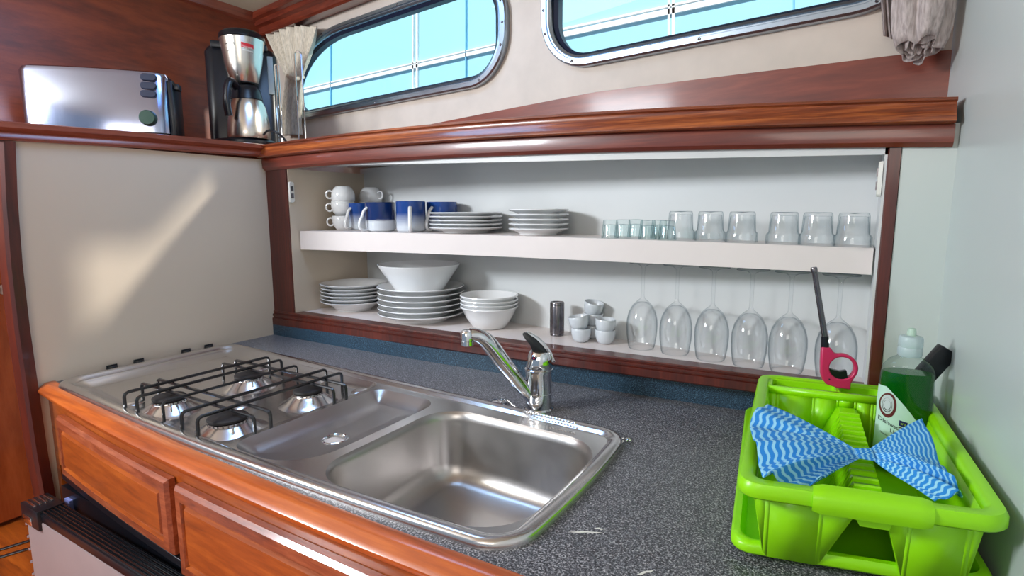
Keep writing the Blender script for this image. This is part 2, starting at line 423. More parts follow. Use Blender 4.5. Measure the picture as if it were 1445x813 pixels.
# ================================================================== LEFT SIDE CABINET (white panel, ledge)
root = thing('side_cabinet', 'tall side cabinet with a warm white panel and brown moulded ledge, left of the hob', 'cabinet', (0, -.3, -.9))
zp = [(PX(a, c, 0).y, PX(a, c, 0).z) for a, c in [(20, 200.4), (197, 209.5), (373, 223)]]
B().box((-.02, -.640, -.9), (0, .0, .562)).build('panel', 'panel', root)
B().box((-.465, -.640, .56), (-.02, .30, .585)).build('top_board', 'ledge', root)
# front post with its bowed inner edge
pe = [PX(a, c, .004) for a, c in [(20, 200), (23, 280), (30, 372), (40, 460), (53, 551), (66, 640), (84, 740), (100, 813)]]
b = B()
b.loft([[(.012, p.y-.0, p.z), (.012, p.y-.020, p.z), (.006, p.y-.026, p.z), (-.03, p.y-.028, p.z), (-.03, p.y, p.z)] for p in pe], True, True).build('post', 'dark', root)
# ledge moulding, front face slopes a little like in the picture
ytab = [-.66+i*.68/24 for i in range(25)]
def zl(y): return interp([(-.6435, .5965), (-.3687, .604), (-.02, .608)], y)
def zlb(y): return interp([(-.64, .5565), (-.37, .564), (-.02, .5685)], y)
pr_ = [(-.465, 1), (.016, 1), (.024, .93), (.024, .66), (.014, .52), (.012, .46), (.016, .36), (.018, .12), (.012, 0), (-.002, 0), (-.465, .2)]
b = B().loft([[(px_, y, zlb(y)+(zl(y)-zlb(y))*q) for px_, q in pr_] for y in ytab], True, True)
b.build('ledge_moulding', 'ledge', root)

# ================================================================== OPEN CUPBOARD ON THE BACK WALL
cup = thing('open_cupboard', 'open white cupboard with dark wooden frame and one shelf above the worktop', 'cupboard', (.85, 0, .04))
YB = lambda x: HW(x)-.012
xl, xr = .10, 1.634
ZF = .078; ZC = .530
def slab(x0, x1, z0, z1, y0, n=12):
    b = B(); L = []
    for i in range(n+1):
        x = x0+(x1-x0)*i/n; L.append([(x, y0, z0), (x, YB(x), z0), (x, YB(x), z1), (x, y0, z1)])
    return b.loft(L, True, True)
slab(xl-.01, xr+.01, ZF-.018, ZF, .0).build('bottom_board', 'shelf', cup)
zc_ = lambda x: .556-.030*(x-.1)
B().loft([[(x, .0, zc_(x)-.018), (x, YB(x), zc_(x)), (x, YB(x), zc_(x)+.01), (x, .0, zc_(x)+.01)] for x in [xl-.01+(xr+.02-xl)*i/12 for i in range(13)]], True, True).build('top_board', 'white', cup)
B().loft([[(x, YB(x), ZF-.018), (x, YB(x)+.008, ZF-.018), (x, YB(x)+.008, ZC+.02), (x, YB(x), ZC+.02)] for x in (xl-.02, xr+.02)], True, True).build('back_board', 'white', cup)
B().box((xl-.018, .0, ZF), (xl, YB(xl)+.004, ZC)).build('side_board', 'panel', cup)
B().box((xr, .0, ZF), (xr+.012, YB(xr)+.004, ZC)).build('side_board', 'white', cup)
# shelf with deep white edge: measured top and bottom lines at y=.03
st = quad_fit([(PY(a, c, .03).x, PY(a, c, .03).z) for a, c in [(423, 326), (830, 336), (1232, 350), (620, 330), (1020, 343)]])
sb = quad_fit([(PY(a, c, .03).x, PY(a, c, .03).z) for a, c in [(423, 352), (830, 367), (1232, 388), (620, 359), (1020, 377)]])
n = 24
xs = [xl+.003+(xr-.006-xl)*i/n for i in range(n+1)]
b = B().loft([[(x, .03, sb(x)), (x, .05, sb(x)), (x, .05, st(x)-.02), (x, YB(x), st(x)-.02), (x, YB(x), st(x)), (x, .03, st(x))] for x in xs], True, True)
b.build('shelf', 'shelf', cup)
# posts
B().box((-.002, -.006, .04), (.098, .016, .535)).build('post', 'dark', cup)
B().loft([[(xl+1.534+q[0], q[1], z) for q in [(0, .012), (.004, .0), (.006, -.004), (.022, -.005), (.024, .012)]] for z in (.05, .52)], True, True).build('post', 'dark', cup)
B().box((1.657, -.003, .03), (rx(0)+.004, .012, .535)).build('side_panel', 'rwall', cup)
# sill with two grooves
zs_t = quad_fit([(PY(a, c, -.012).x, PY(a, c, -.012).z) for a, c in [(418, 444.5), (620, 472), (900, 507), (1060, 529)]])
zs_b = quad_fit([(PY(a, c, -.012).x, PY(a, c, -.012).z) for a, c in [(391, 460), (620, 492.6), (900, 531), (1063, 554)]])
n = 24; xs = [-.002+(1.66+.002)*i/n for i in range(n+1)]
pr_ = [(.03, 0), (-.012, 0), (-.015, .08), (-.015, .52), (-.010, .56), (-.010, .62), (-.013, .65), (-.013, .78), (-.008, .82), (-.008, .88), (-.010, .92), (-.008, 1.0), (.03, 1.0)]
b = B().loft([[(x, q[0], zs_b(x)+(max(ZF+.002, zs_t(x))-zs_b(x))*q[1]) for q in pr_] for x in xs], True, True)
b.build('sill', 'dark', cup)
# upper fascia: moulding over a lower board
fm = [(373, 203), (400, 199), (600, 176.5), (840, 157.5), (1000, 146), (1160, 139.5), (1345, 138)]
fc = [(373, 222), (400, 219), (600, 203), (840, 188), (1000, 181), (1160, 175), (1347, 175)]
fb = [(373, 241), (400, 238), (600, 225), (840, 215.7), (1000, 210), (1242, 207), (1345, 208)]
qa = quad_fit([(PY(a, c, -.03).x, PY(a, c, -.03).z) for a, c in fm])
qb = quad_fit([(PY(a, c, -.03).x, PY(a, c, -.03).z) for a, c in fc])
qc = quad_fit([(PY(a, c, -.014).x, PY(a, c, -.014).z) for a, c in fb])
x1 = PY(1349, 170, -.03).x; x0 = .003
n = 30; xs = [x0+(x1-x0)*i/n for i in range(n+1)]
pm = [(.02, 1), (-.024, 1), (-.030, .97), (-.031, .86), (-.024, .80), (-.023, .74), (-.025, .55), (-.029, .40), (-.036, .22), (-.037, .06), (-.033, 0), (.02, 0)]
B().loft([[(x, q[0], qb(x)+(qa(x)-qb(x))*q[1]) for q in pm] for x in xs], True, True).build('fascia_moulding', 'fascia', cup)
x1b = PY(1346, 195, -.014).x
xs2 = [x0+(x1b-x0)*i/n for i in range(n+1)]
B().loft([[(x, q[0], qc(x)+(qb(x)-.0005-qc(x))*q[1]) for q in [(.012, 1), (-.018, 1), (-.020, .75), (-.018, .2), (-.010, 0), (.012, 0)]] for x in xs2], True, True).build('fascia_board', 'fascia_low', cup)
B().loft([[(x, -.02, qa(x)-.012), (x, HW(x)-.008, min(.594, qa(x)-.014)), (x, HW(x)-.008, min(.604, qa(x)-.004)), (x, -.02, qa(x)-.002)] for x in xs], True, True).build('ledge_board', 'ledge', cup)
# door catches
def catch(x, side, pxz):
    z0, z1 = pxz
    r_ = B().loft([[(x+side*.001, yy, zz) for yy, zz in [(q[0], q[1]) for q in rrect(-.002, .016, z0, z1, .006, 4, 2)]],
              [(x+side*.007, yy, zz) for yy, zz in [(q[0], q[1]) for q in rrect(-.001, .015, z0+.001, z1-.001, .006, 4, 2)]]], True, True).build('door_catch', 'tag', cup)
    zm = (z0+z1)/2
    for s_ in (-1, 1):
        B().box((x+side*.006, .002, zm+s_*.011-.007), (x+side*.009, .011, zm+s_*.011+.007)).build('magnet', 'tube', r_)
catch(xl, 1, (PY(413, 286, 0).z, PY(413, 256, 0).z))
catch(xr, -1, (PY(1240, 278, 0).z, PY(1240, 227, 0).z))

# ================================================================== WORKTOP, RAIL, UPSTAND
wt = thing('worktop', 'long speckled grey laminate worktop with orange wooden front rail', 'worktop', (.85, -.3, -.04))
yb_ = quad_fit([(PZ(a, c, 0).x, PZ(a, c, 0).y) for a, c in [(391, 473), (450, 484), (620, 513), (900, 557), (1061, 581)]])
yf_ = quad_fit([(PZ(a, c, 0).x, PZ(a, c, 0).y) for a, c in [(77, 541), (124.6, 566.6), (260, 632), (393, 688.6), (481, 726), (560, 753), (610, 774.5), (728.7, 812)]])
def yfr(x): return yf_(x) if x < 1.3 else yf_(1.3)+(x-1.3)*.03
yup = lambda x: min(yb_(x), .033)
SINK = (.905, 1.256, -.594, -.262)
def warp(x, y):
    t = (y+.62)/.42; q = (x-.657)/.628
    y2 = y+(1-t)*(-.020*max(0, 1-q*q))+t*(.022-.037*(x-.03)/1.25)
    x2 = x+(.010*q*(1-(2*t-1)**2) if x > .657 else 0)
    return x2, y2
n = 30; xs = [0.0+(1.785)*i/n for i in range(n+1)]
front = [(x, yfr(x)+.004) for x in xs]; back = [(x, yup(x)+.03) for x in reversed(xs)]
back = [(min(x, 1.727), y) for x, y in back]
cut = [warp(*p) for p in rrect(.05, 1.262, -.60, -.225, .05, 6, 8)]
top = [Vector((x, y, 0)) for x, y in front+back]; hole = [Vector((x, y, 0)) for x, y in cut]
b = B().fill([top, hole])
b.loft([[(p.x, p.y, 0) for p in top], [(p.x, p.y, -.035) for p in top]])
b.loft([[(p.x, p.y, 0) for p in hole], [(p.x, p.y, -.035) for p in hole]])
b.build('top', 'granite', wt)
xs = [0+(1.727)*i/30 for i in range(31)]
B().loft([[(x, yup(x), 0), (x, yup(x), zs_b(x)+.004 if x < 1.65 else zs_b(1.65)), (x, yup(x)+.012, zs_b(x)+.004 if x < 1.65 else zs_b(1.65)), (x, yup(x)+.012, 0)] for x in xs], True, True).build('upstand', 'upstand', wt)
xs = [.004+(1.78)*i/50 for i in range(51)]
rp = [(.004, .001), (.002, .004), (-.003, .005), (-.015, .0045), (-.020, .0025), (-.023, -.0005), (-.030, -.003), (-.0345, -.008), (-.0345, -.013), (-.031, -.018), (-.024, -.020), (.0, -.022), (.004, -.02)]
B().loft([[(x, yfr(x)+q[0], q[1]) for q in rp] for x in xs], True, True).build('front_rail', 'rail', wt)
# chips in the worktop surface
for px_, py_, ln, rz_ in [(826, 751, .022, .5), (910, 808, .012, .9), (845, 746, .006, .2)]:
    p = PZ(px_, py_, .0006); mt = Matrix.Translation(p) @ Matrix.Rotation(rz_, 4, 'Z')
    pts = [(-ln, -.0006, 0), (-ln*.4, -.0022, 0), (ln*.1, -.0008, 0), (ln*.5, -.0024, 0), (ln, 0, 0), (ln*.5, .001, 0), (0, .0024, 0), (-ln*.5, .0008, 0)]
    B().add(pts, [tuple(range(8))], mt).build('chip', 'tag', wt)

# ================================================================== BASE CABINET
bc = thing('base_cabinet', 'varnished wooden base cabinet with framed drawer fronts below the rail', 'cabinet', (.85, -.6, -.9))
yc = lambda x: yfr(x)-.012
xs = [.0+(1.75)*i/20 for i in range(21)]
B().loft([[(x, yc(x), -.0205), (x, yc(x), -.196), (x, yc(x)+.02, -.196), (x, yc(x)+.02, -.0205)] for x in xs], True, True).build('apron', 'front', bc)
B().loft([[(x, yc(x), -.196), (x, yc(x), -.9), (x, yc(x)+.02, -.9), (x, yc(x)+.02, -.196)] for x in [.66+(1.09)*i/10 for i in range(11)]], True, True).build('front_frame', 'front', bc)
B().box((0, -.62, -.9), (.02, .0, -.036)).build('side_board', 'front', bc)
def dfront(x0, x1, z0, z1, name='drawer', hidden=False):
    def P(x, z, o): return (x, yc(x)-o, z)
    def ring(d, o, nx=14, nz=6):
        a, b_, c, e = x0+d, x1-d, z0+d, z1-d; L = []
        L += [P(a+(b_-a)*i/nx, c, o) for i in range(nx)]; L += [P(b_, c+(e-c)*i/nz, o) for i in range(nz)]
        L += [P(b_-(b_-a)*i/nx, e, o) for i in range(nx)]; L += [P(a, e-(e-c)*i/nz, o) for i in range(nz)]
        return L
    d = B().loft([ring(0, .001), ring(0, .012), ring(.006, .018), ring(.022, .019)]).build(name, 'bead', bc)
    b = B(); k0 = [ring(.022, .019), ring(.024, .0135), ring(.0300, .0130), ring(.033, .0185), ring(.04, .0185)]
    b.loft(k0)
    # centre field as grid following the bow
    a, b_, c, e = x0+.04, x1-.04, z0+.04, z1-.04; nx = 14
    for i in range(nx):
        xa = a+(b_-a)*i/nx; xb = a+(b_-a)*(i+1)/nx
        b.add([P(xa, c, .0185), P(xb, c, .0185), P(xb, e, .0185), P(xa, e, .0185)], [(0, 1, 2, 3)])
    b.build('drawer_panel', 'front', d, fixn=False)
    return d
dfront(.105, .632, -.190, -.050)
dfront(.656, 1.20, -.215, -.052)
dfront(.656, 1.20, -.52, -.228, 'cabinet_door')
# ================================================================== REFRIGERATOR (door ajar)
fr = thing('refrigerator', 'built-in refrigerator with grey door standing ajar under the left drawer', 'refrigerator', (.38, -.6, -.9))
B().box((.10, -.648, -.88), (.645, -.20, -.215)).build('body', 'black', fr)
b = B().loft([[(x, yc(x)-.013, -.192), (x, yc(x)+.01, -.192), (x, yc(x)+.01, -.207), (x, yc(x)-.013, -.207)] for x in [.085+.57*i/8 for i in range(9)]], True, True)
b.build('top_trim', 'black', fr, bevel=.001)
B().box((.13, -.655, -.80), (.155, -.648, -.235)).build('inner_liner', 'blueint', fr)
ang = math.radians(-.8)
hinge = Vector((.650, -.668, 0))
mt = Matrix.Translation(hinge) @ Matrix.Rotation(-ang, 4, 'Z')
ZD = -.226
d = B().box((-.55, -.040, -.88), (0, 0, ZD-.022), mt, .003).build('door', 'fridge', fr)
b = B().box((-.475, -.040, ZD-.020), (0, .002, ZD-.002), mt, .002)
for k in range(6): b.box((-.475, -.037+k*.007, ZD-.004), (0, -.033+k*.007, ZD+.0015), mt, .001)
b.build('ribbed_strip', 'black', d)
b = B()
for k in range(6): b.box((-.474, -.0365+k*.007, ZD+.0014), (0, -.0345+k*.007, ZD+.0022), mt)
b.build('strip_line', 'tube', d)
lt = B().box((-.555, -.046, ZD-.040), (-.470, .004, ZD+.004), mt, .003).build('latch', 'black', d)
b = B()
for k in range(4): b.box((-.548, -.040+k*.010, ZD+.003), (-.500, -.035+k*.010, ZD+.007), mt, .001)
b.build('latch_lever', 'chrome', lt)
B().box((-.538, -.049, ZD-.034), (-.498, -.0455, ZD-.016), mt, .001).build('badge', 'chrome', lt)
for k in range(12): B().box((-.553, -.043, ZD-.05-k*.03), (-.5495, -.030, ZD-.044-k*.03), mt).build('edge_fixing', 'chrome', d)

# ================================================================== PASSAGE AT THE LEFT
dr = B().box((-.462, -.86, -.49), (-.445, -.42, .555), bev=.002).build('door_1', 'door'); tag(dr, 'glossy varnished wooden passage door left of the side cabinet', 'door', kind='structure')
pk = PX(4, 408, -.43)
kb = B().lathe([(.004, 0), (.006, .008), (.014, .014), (.018, .022), (.015, .030), (.004, .033)], mtx=Matrix.Translation((-.445, pk.y, pk.z)) @ Matrix.Rotation(PI/2, 4, 'Y')).build('door_knob', 'chrome', dr)
stp = thing('wooden_step', 'varnished wooden step with two dark inlaid stripes, bottom left', 'step', (-.3, -.75, -.9))
B().box((-.465, -1.15, -.9), (-.034, -.34, -.502), bev=.003).build('block', 'front', stp)
b = B()
for px_, py_, qx, qy in [(0, 776, 58, 757), (0, 786, 58, 769)]:
    p = PZ(px_-30, py_+9, -.4995); q = PZ(qx+60, qy-18, -.4995); t = (q-p).normalized(); nrm = Vector((-t.y, t.x, 0))*.006
    b.add([p-nrm, q-nrm, q+nrm, p+nrm], [(0, 1, 2, 3)])
b.build('inlay', 'stripe', stp, solid=.001)

# ================================================================== HOB AND SINK UNIT
un = thing('hob_sink_unit', 'stainless steel combined hob, drainer and sink unit set in the worktop', 'sink', (.66, -.42, 0))
def wl_(x0, x1, y0, y1, r, z, n=8, m=12): return [Vector((*warp(x, y), z)) for x, y in rrect(x0, x1, y0, y1, r, n, m)]
def inset(rect, d, r, z, n=8, m=12): return wl_(rect[0]+d, rect[1]-d, rect[2]+d, rect[3]-d, max(.004, r-d) if not isinstance(r, list) else [max(.004, q-d) for q in r], z, n, m)
OUT = (.03, 1.283, -.62, -.20)
ZP = .005
HOB = (.066, .694, -.594, -.226); DRN = (.706, .882, -.592, -.250)
b = B()
b.loft([inset(OUT, d, .055, z) for d, z in [(-.002, .0), (-.001, .007), (.0015, .0105), (.005, .012), (.015, .012), (.020, .0095), (.026, ZP)]])
pl = [inset(OUT, .026, .055, ZP), inset(HOB, 0, .03, ZP), inset(DRN, 0, [.04, .085, .04, .03], ZP), inset(SINK, 0, .075, ZP)]
b.fill(pl)
plate = b.build('rim_plate', 'steel', un, fixn=True, angle=50)
b = B().loft([inset(HOB, d, .03, z) for d, z in [(0, ZP), (.002, ZP-.0005), (.005, ZP-.003), (.026, -.0075), (.032, -.0085)]], cap1=True)
b.build('hob_plate', 'steel', un, angle=50)
b = B().loft([inset(DRN, d, [.04, .085, .04, .03], z) for d, z in [(0, ZP), (.004, .002), (.014, -.006), (.024, -.014), (.034, -.017), (.06, -.018)]])
c = PZ(473, 619.5, -.018)
b.fill([inset(DRN, .06, [.04, .085, .04, .03], -.018), [Vector((c.x+.0235*math.cos(2*PI*k/28), c.y+.0235*math.sin(2*PI*k/28), -.018)) for k in range(28)]])
b.build('drainer_basin', 'basin', un, angle=60)
b = B().loft([inset(SINK, d, .075, z) for d, z in [(0, ZP), (.002, .0025), (.005, -.001), (.007, -.012), (.018, -.095), (.023, -.112), (.034, -.126), (.048, -.131), (.09, -.133)]], cap1=True)
b.build('sink_bowl', 'basin', un, angle=60)
# drain
c = PZ(473, 619.5, -.018)
dn = B().lathe([(.024, -.0016), (.0245, .0006), (.0225, .0016), (.0205, .0008), (.0185, -.006), (.017, -.010), (.004, -.010)], c, 28).build('drain', 'chrome', un)
b = B()
for k in range(5):
    a = 2*PI*k/5; b.box((.003, -.0012, -.0070), (.015, .0012, -.0055), Matrix.Translation(c) @ Matrix.Rotation(a, 4, 'Z'))
b.build('drain_cross', 'chrome', dn)
B().lathe([(.0180, -.0090), (.0180, -.0062), (.0170, -.0072), (.0, -.0074)], c, 20).build('drain_hole', 'black', dn)
# burners
BZ = -.0085
for (bx, by, s_) in [(.412, -.552, 1.0), (.624, -.556, 1.12), (.410, -.372, 1.0), (.622, -.374, .95)]:
    br = B().lathe([(.064*s_, 0), (.060*s_, .001), (.050*s_, .007), (.041*s_, .014), (.0335*s_, .019), (.031*s_, .0205), (.031*s_, .0245), (.028*s_, .0255), (.0, .0255)], (bx, by, BZ), 40).build('burner', 'steel', un, angle=60)
    B().lathe([(.029*s_, .0258), (.0315*s_, .0268), (.0315*s_, .0305), (.029*s_, .0325), (.014, .0330), (0, .0332)], (bx, by, BZ), 36).build('burner_cap', 'burner', br, angle=50)
    b = B()
    for k in range(24):
        a = 2*PI*k/24; b.box((.0285*s_, -.0012, .0210), (.0316*s_, .0012, .0240), Matrix.Translation((bx, by, BZ)) @ Matrix.Rotation(a, 4, 'Z'))
    b.build('flame_slots', 'tube', br)
    B().tube([(bx+.040*s_, by-.018, BZ+.004), (bx+.038*s_, by-.017, BZ+.026)], .0022, 8).build('igniter', 'chrome', br)
# pressed dimples and clips of the hob plate
for (qx, qy) in [(.30, -.575), (.517, -.46), (.655, -.255), (.30, -.265), (.515, -.265)]:
    B().lathe([(.026, 0), (.020, .003), (.012, .0042), (0, .0046)], (qx, qy, BZ+.0001), 24, sx=.6).build('pressed_boss', 'steel', un, angle=70)
# pan support
gr = thing('pan_support', 'black enamelled wire pan support standing over the four burners', 'pan support', (.49, -.45, -.003))
def rod(p0, p1, zf, zt, r=.0030):
    p0 = Vector((*p0, zt)); p1 = Vector((*p1, zt)); t = (p1-p0).normalized(); c = .008
    pts = [(p0.x, p0.y, zf), (p0.x, p0.y, zt-c), p0+Vector((0, 0, -c*.3))+t*c*.3, p0+t*c]
    for i in range(1, 6): pts.append(p0+(p1-p0)*i/6)
    pts += [p1-t*c, p1+Vector((0, 0, -c*.3))-t*c*.3, (p1.x, p1.y, zt-c), (p1.x, p1.y, zf)]
    return pts
GZ = .038; GF = -.008
for x in (.360, .410, .572, .624): B().tube(rod((x, -.612), (x+.004, -.286), GF, GZ), .0034, 8).build('long_rod', 'enamel', gr)
B().tube(rod((.484, -.600), (.490, -.300), GF, GZ), .0030, 8).build('middle_rod', 'enamel', gr)
for y in (-.550, -.517, -.367, -.334): B().tube(rod((.297, y), (.690, y+.004), GF, GZ-.0066), .0034, 8).build('cross_rod', 'enamel', gr)
# control knobs peeping over the left rim
pk_ = [B().lathe([(.013, 0), (.0135, .004), (.0125, .020), (.0105, .0235), (0, .0245)], (0, 0, 0), 20)]
kn0 = None
for i, (a, c_) in enumerate([(158, 519), (196, 512), (263, 500), (295, 495)]):
    y = PX(a, c_, .014).y
    b = B().lathe([(.0125, 0), (.013, .004), (.0125, .010), (.010, .0135), (0, .0145)], (.0145, y, .0), 20)
    b.box((.0125, y-.012, .011), (.0165, y+.012, .0165), bev=.0008)
    b.build('control_knob', 'black', un)

# ================================================================== TAP
tp = thing('mixer_tap', 'chrome single lever mixer tap with black lever behind the sink', 'tap', (1.076, -.172, 0))
mt = Matrix.Translation((1.076, -.172, 0))
B().lathe([(.029, 0), (.0295, .003), (.027, .006), (.027, .036), (.0274, .0365), (.027, .037), (.0265, .078), (.0285, .082), (.0285, .086), (.026, .088)], (0, 0, 0), 40, mt).build('body', 'chrome', tp)
tl = mt @ Matrix.Translation((0, 0, .087)) @ Matrix.Rotation(math.radians(8), 4, RC @ Vector((0, 1, 0)))
hd = B().lathe([(.0265, 0), (.0275, .003), (.0265, .015), (.0245, .028), (.021, .034), (.012, .038), (0, .039)], (0, 0, 0), 40, tl).build('head', 'chrome', tp)
cx_ = RC @ Vector((1, 0, 0)); cx_.z = 0; cx_.normalize(); cy_ = Vector((0, 0, 1)).cross(cx_)
tc0 = Vector((1.076, -.172, 0)); sT = depth(tc0)/F
def tpt(px_, py_, d): return tc0+cx_*((px_-759)*sT)+Vector((0, 0, (572-py_)*sT))+cy_*d
def leaf(pts, w, nm, mat, w2=None):
    b = B(); n_ = len(pts)
    lo_ = []
    for f_k, ins in ((-1, .0), (-.82, 1.), (.82, 1.), (1, .0)):
        cxm = sum(p[0] for p in pts)/n_; cym = sum(p[1] for p in pts)/n_
        q = .90 if ins == 0 else 1.0
        lo_.append([tpt(cxm+(p[0]-cxm)*q, cym+(p[1]-cym)*q, f_k*w*(.55+.45*min(1, max(0, (p[1]-462)/30)))) for p in pts])
    return b.loft(lo_, True, True).build(nm, mat, tp, angle=50)
leaf([(736.5, 464), (739, 461.5), (745, 462), (754, 468), (764, 478), (772, 489), (776, 500), (762, 500), (752, 497), (750, 487), (746, 477), (740, 470)], .0125, 'lever', 'black')
leaf([(742, 460), (748, 461.5), (758, 468), (768, 478), (777, 490), (782, 502), (776, 503), (771, 492), (762, 479), (752, 469)], .0115, 'lever_top', 'chrome')
f_ = RC @ Vector((0, -1, 0))
dt = Vector((1.076, -.172, .110))+f_*.0255+RC @ Vector((-.012, 0, 0))
dm = Matrix.Translation(dt) @ f_.to_track_quat('Z', 'Y').to_matrix().to_4x4()
B().lathe([(.0034, -.003), (.0034, .0008), (0, .001)], (0, 0, 0), 16, dm).build('blue_dot', 'navy', tp)
B().lathe([(.0018, -.001), (.0018, .0014), (0, .0015)], (.0012, 0, 0), 12, dm).build('red_dot', 'red', tp)
sp = smooth_path([(1.070, -.180, .020), (1.052, -.199, .052), (1.030, -.231, .104), (1.012, -.254, .145), (1.000, -.270, .163), (.988, -.286, .168)], 5)
nn = len(sp)
B().tube(sp, [.0115+.0045*math.sin(PI*i/(nn-1)) for i in range(nn)], 16, sx=[1.15+.1*math.sin(PI*i/(nn-1)) for i in range(nn)]).build('spout', 'chrome', tp)
ae = B().lathe([(.0105, 0), (.0125, .001), (.0125, .009), (.0118, .0095), (.0118, .0105), (.013, .011), (.013, .024), (.010, .029), (0, .030)], (.985, -.290, .147), 28).build('aerator', 'chrome', tp)
# plug, chain
pg = thing('sink_plug', 'small metal sink plug with pull ring on the worktop beside the tap', 'plug', tuple(PZ(705, 569, 0)))
c = PZ(705, 569, 0)
B().lathe([(.015, 0), (.0165, .002), (.0165, .005), (.013, .007), (.006, .0075), (.003, .009), (.0032, .013), (0, .014)], c, 28).build('disc', 'chrome', pg)
B().tube([c+Vector((.009*math.cos(a)+.006, .009*math.sin(a), .010+.002*math.cos(a))) for a in [2*PI*k/20 for k in range(20)]], .0007, 6, closed=True).build('ring', 'chrome', pg)
ch = B()
path = smooth_path([c+Vector((.014, .004, .010)), PZ(733, 578, .008), PZ(757, 584.0, .0155), PZ(790, 591.5, .0155), PZ(812, 597.5, .0150)], 12)
def beads(bd, path, step=.0062, r=.0024):
    acc = 0; last = path[0]
    for p in path[1:]:
        dlt = (p-last).length; acc += dlt; last = p
        if acc >= step:
            acc = 0; bd.lathe([(0, -r), (r*.7, -r*.7), (r, 0), (r*.7, r*.7), (0, r)], p, 8)
path = [path[i]+(path[i+1]-path[i])*k/6 for i in range(len(path)-1) for k in range(6)]
beads(ch, path); ch.tube(path[::6], .0004, 5)
tag(ch.build('bead_chain', 'chrome'), 'beaded metal plug chain lying along the rear sink rim', 'chain')
ch = B(); c = PZ(880, 622, .003)
path = [c+Vector((.010*math.cos(a)*(1+.3*math.sin(2*a)), .007*math.sin(a), .0006+.002*k/30)) for k, a in [(k, 2*PI*k/30) for k in range(38)]]
path = [path[i]+(path[i+1]-path[i])*k/4 for i in range(len(path)-1) for k in range(4)]
beads(ch, path); ch.tube(path[::4], .0004, 5)
tag(ch.build('bead_chain', 'chrome'), 'small loop of beaded chain at the rear right corner of the sink', 'chain')

# ================================================================== CROCKERY
def at(px, y, py=400): return PY(px, py, y).x
def place_r(px, w, y, z):
    x = at(px, y); return x, w/2*depth((x, y, z))/F
def copies(n, proto, fn, labels, group):
    for i in range(n):
        loc, rot = fn(i)
        if i == 0:
            proto.location = loc
            if rot is not None: proto.rotation_euler = rot
            proto['label'] = labels[0]; proto['group'] = group
        else: dup(proto, loc, rot, labels[min(i, len(labels)-1)], group)
ordn = ['lowest', 'second from the bottom', 'third from the bottom', 'fourth from the bottom', 'fifth from the bottom', 'topmost']
def plate_mesh(name, r, h, mat='porc', deep=0):
    f = r*.58
    if deep: prof = [(0, .0015), (f-.012, .0015), (f-.010, 0), (f-.006, 0), (f-.004, .003), (r*.74, h*.62), (r-.004, h-.004), (r, h-.001), (r-.001, h), (r*.76, h*.80), (f*1.02, .0065), (f*.8, .0045), (0, .004)]
    else: prof = [(0, .0015), (f-.003, .0015), (f-.001, 0), (f+.003, 0), (f+.004, .003), (r*.80, h*.55), (r-.004, h-.0045), (r, h-.002), (r-.001, h), (r*.80, h*.66), (f*1.05, .0065), (f*.8, .005), (0, .0045)]
    return tag(B().lathe(prof, (0, 0, 0), 56).build(name, mat, angle=50), cat='plate' if not deep else 'plate')
STZ = lambda x: st(x)+.0006
ZL = ZF+.0006
# soup plates
x, r = place_r(499, 91, .145, ZL)
p = plate_mesh('soup_plate', r, .034, deep=1)
copies(6, p, lambda i: ((x, .145, ZL+i*.0112), None), ['white deep plate, %s of the left lower stack' % o for o in ordn], 'deep plates on the lower shelf')
# dinner plates
xd, rd = place_r(594, 121, .128, ZL)
p = plate_mesh('dinner_plate', rd, .026)
copies(6, p, lambda i: ((xd, .128, ZL+i*.0155), None), ['large white dinner plate, %s of the stack under the big bowl' % o for o in ordn], 'dinner plates on the lower shelf')
# serving bowl
zb = ZL+5*.0155+.007
_, rb = place_r(592, 115, .128, zb)
prof = [(0, .002), (rb*.52, .002), (rb*.54, 0), (rb*.58, .001), (rb*.62, .012), (rb*.80, .045), (rb-.001, .080), (rb, .083), (rb-.003, .083), (rb*.77, .046), (rb*.58, .012), (rb*.4, .006), (0, .006)]
tag(B().lathe(prof, (0, 0, 0), 56).build('serving_bowl', 'porc', angle=50), 'large white serving bowl resting on the stack of dinner plates', 'bowl').location = (at(592, .128), .128, zb)
# cereal bowls
x, r = place_r(690, 82, .140, ZL)
prof = [(0, .002), (r*.5, .002), (r*.52, 0), (r*.58, .002), (r*.80, .030), (r*.94, .054), (r, .058), (r-.001, .061), (r-.005, .060), (r*.88, .048), (r*.72, .026), (r*.5, .007), (0, .006)]
p = tag(B().lathe(prof, (0, 0, 0), 48).build('cereal_bowl', 'porc', angle=50), cat='bowl')
copies(4, p, lambda i: ((x, .140, ZL+i*.0105), None), ['white round bowl, %s of the nested bowls right of the dinner plates' % o for o in ['lowest', 'second from the bottom', 'third from the bottom', 'topmost']], 'nested bowls on the lower shelf')
# steel shaker
x, r = place_r(786.5, 20, .145, ZL)
t = thing('shaker', 'slim brushed steel shaker standing between bowls and small cups', 'shaker', (x, .145, ZL))
B().lathe([(r*.96, 0), (r*.96, .004), (r*.93, .005), (r, .006), (r, .078), (r*.97, .0795)], (0, 0, 0), 32).build('body', 'tube', t, world=False)
B().lathe([(r*.97, .0795), (r*1.0, .080), (r*1.0, .085), (r*.94, .0875), (r*.9, .086), (0, .0855)], (0, 0, 0), 32).build('cap', 'tube', t, world=False)
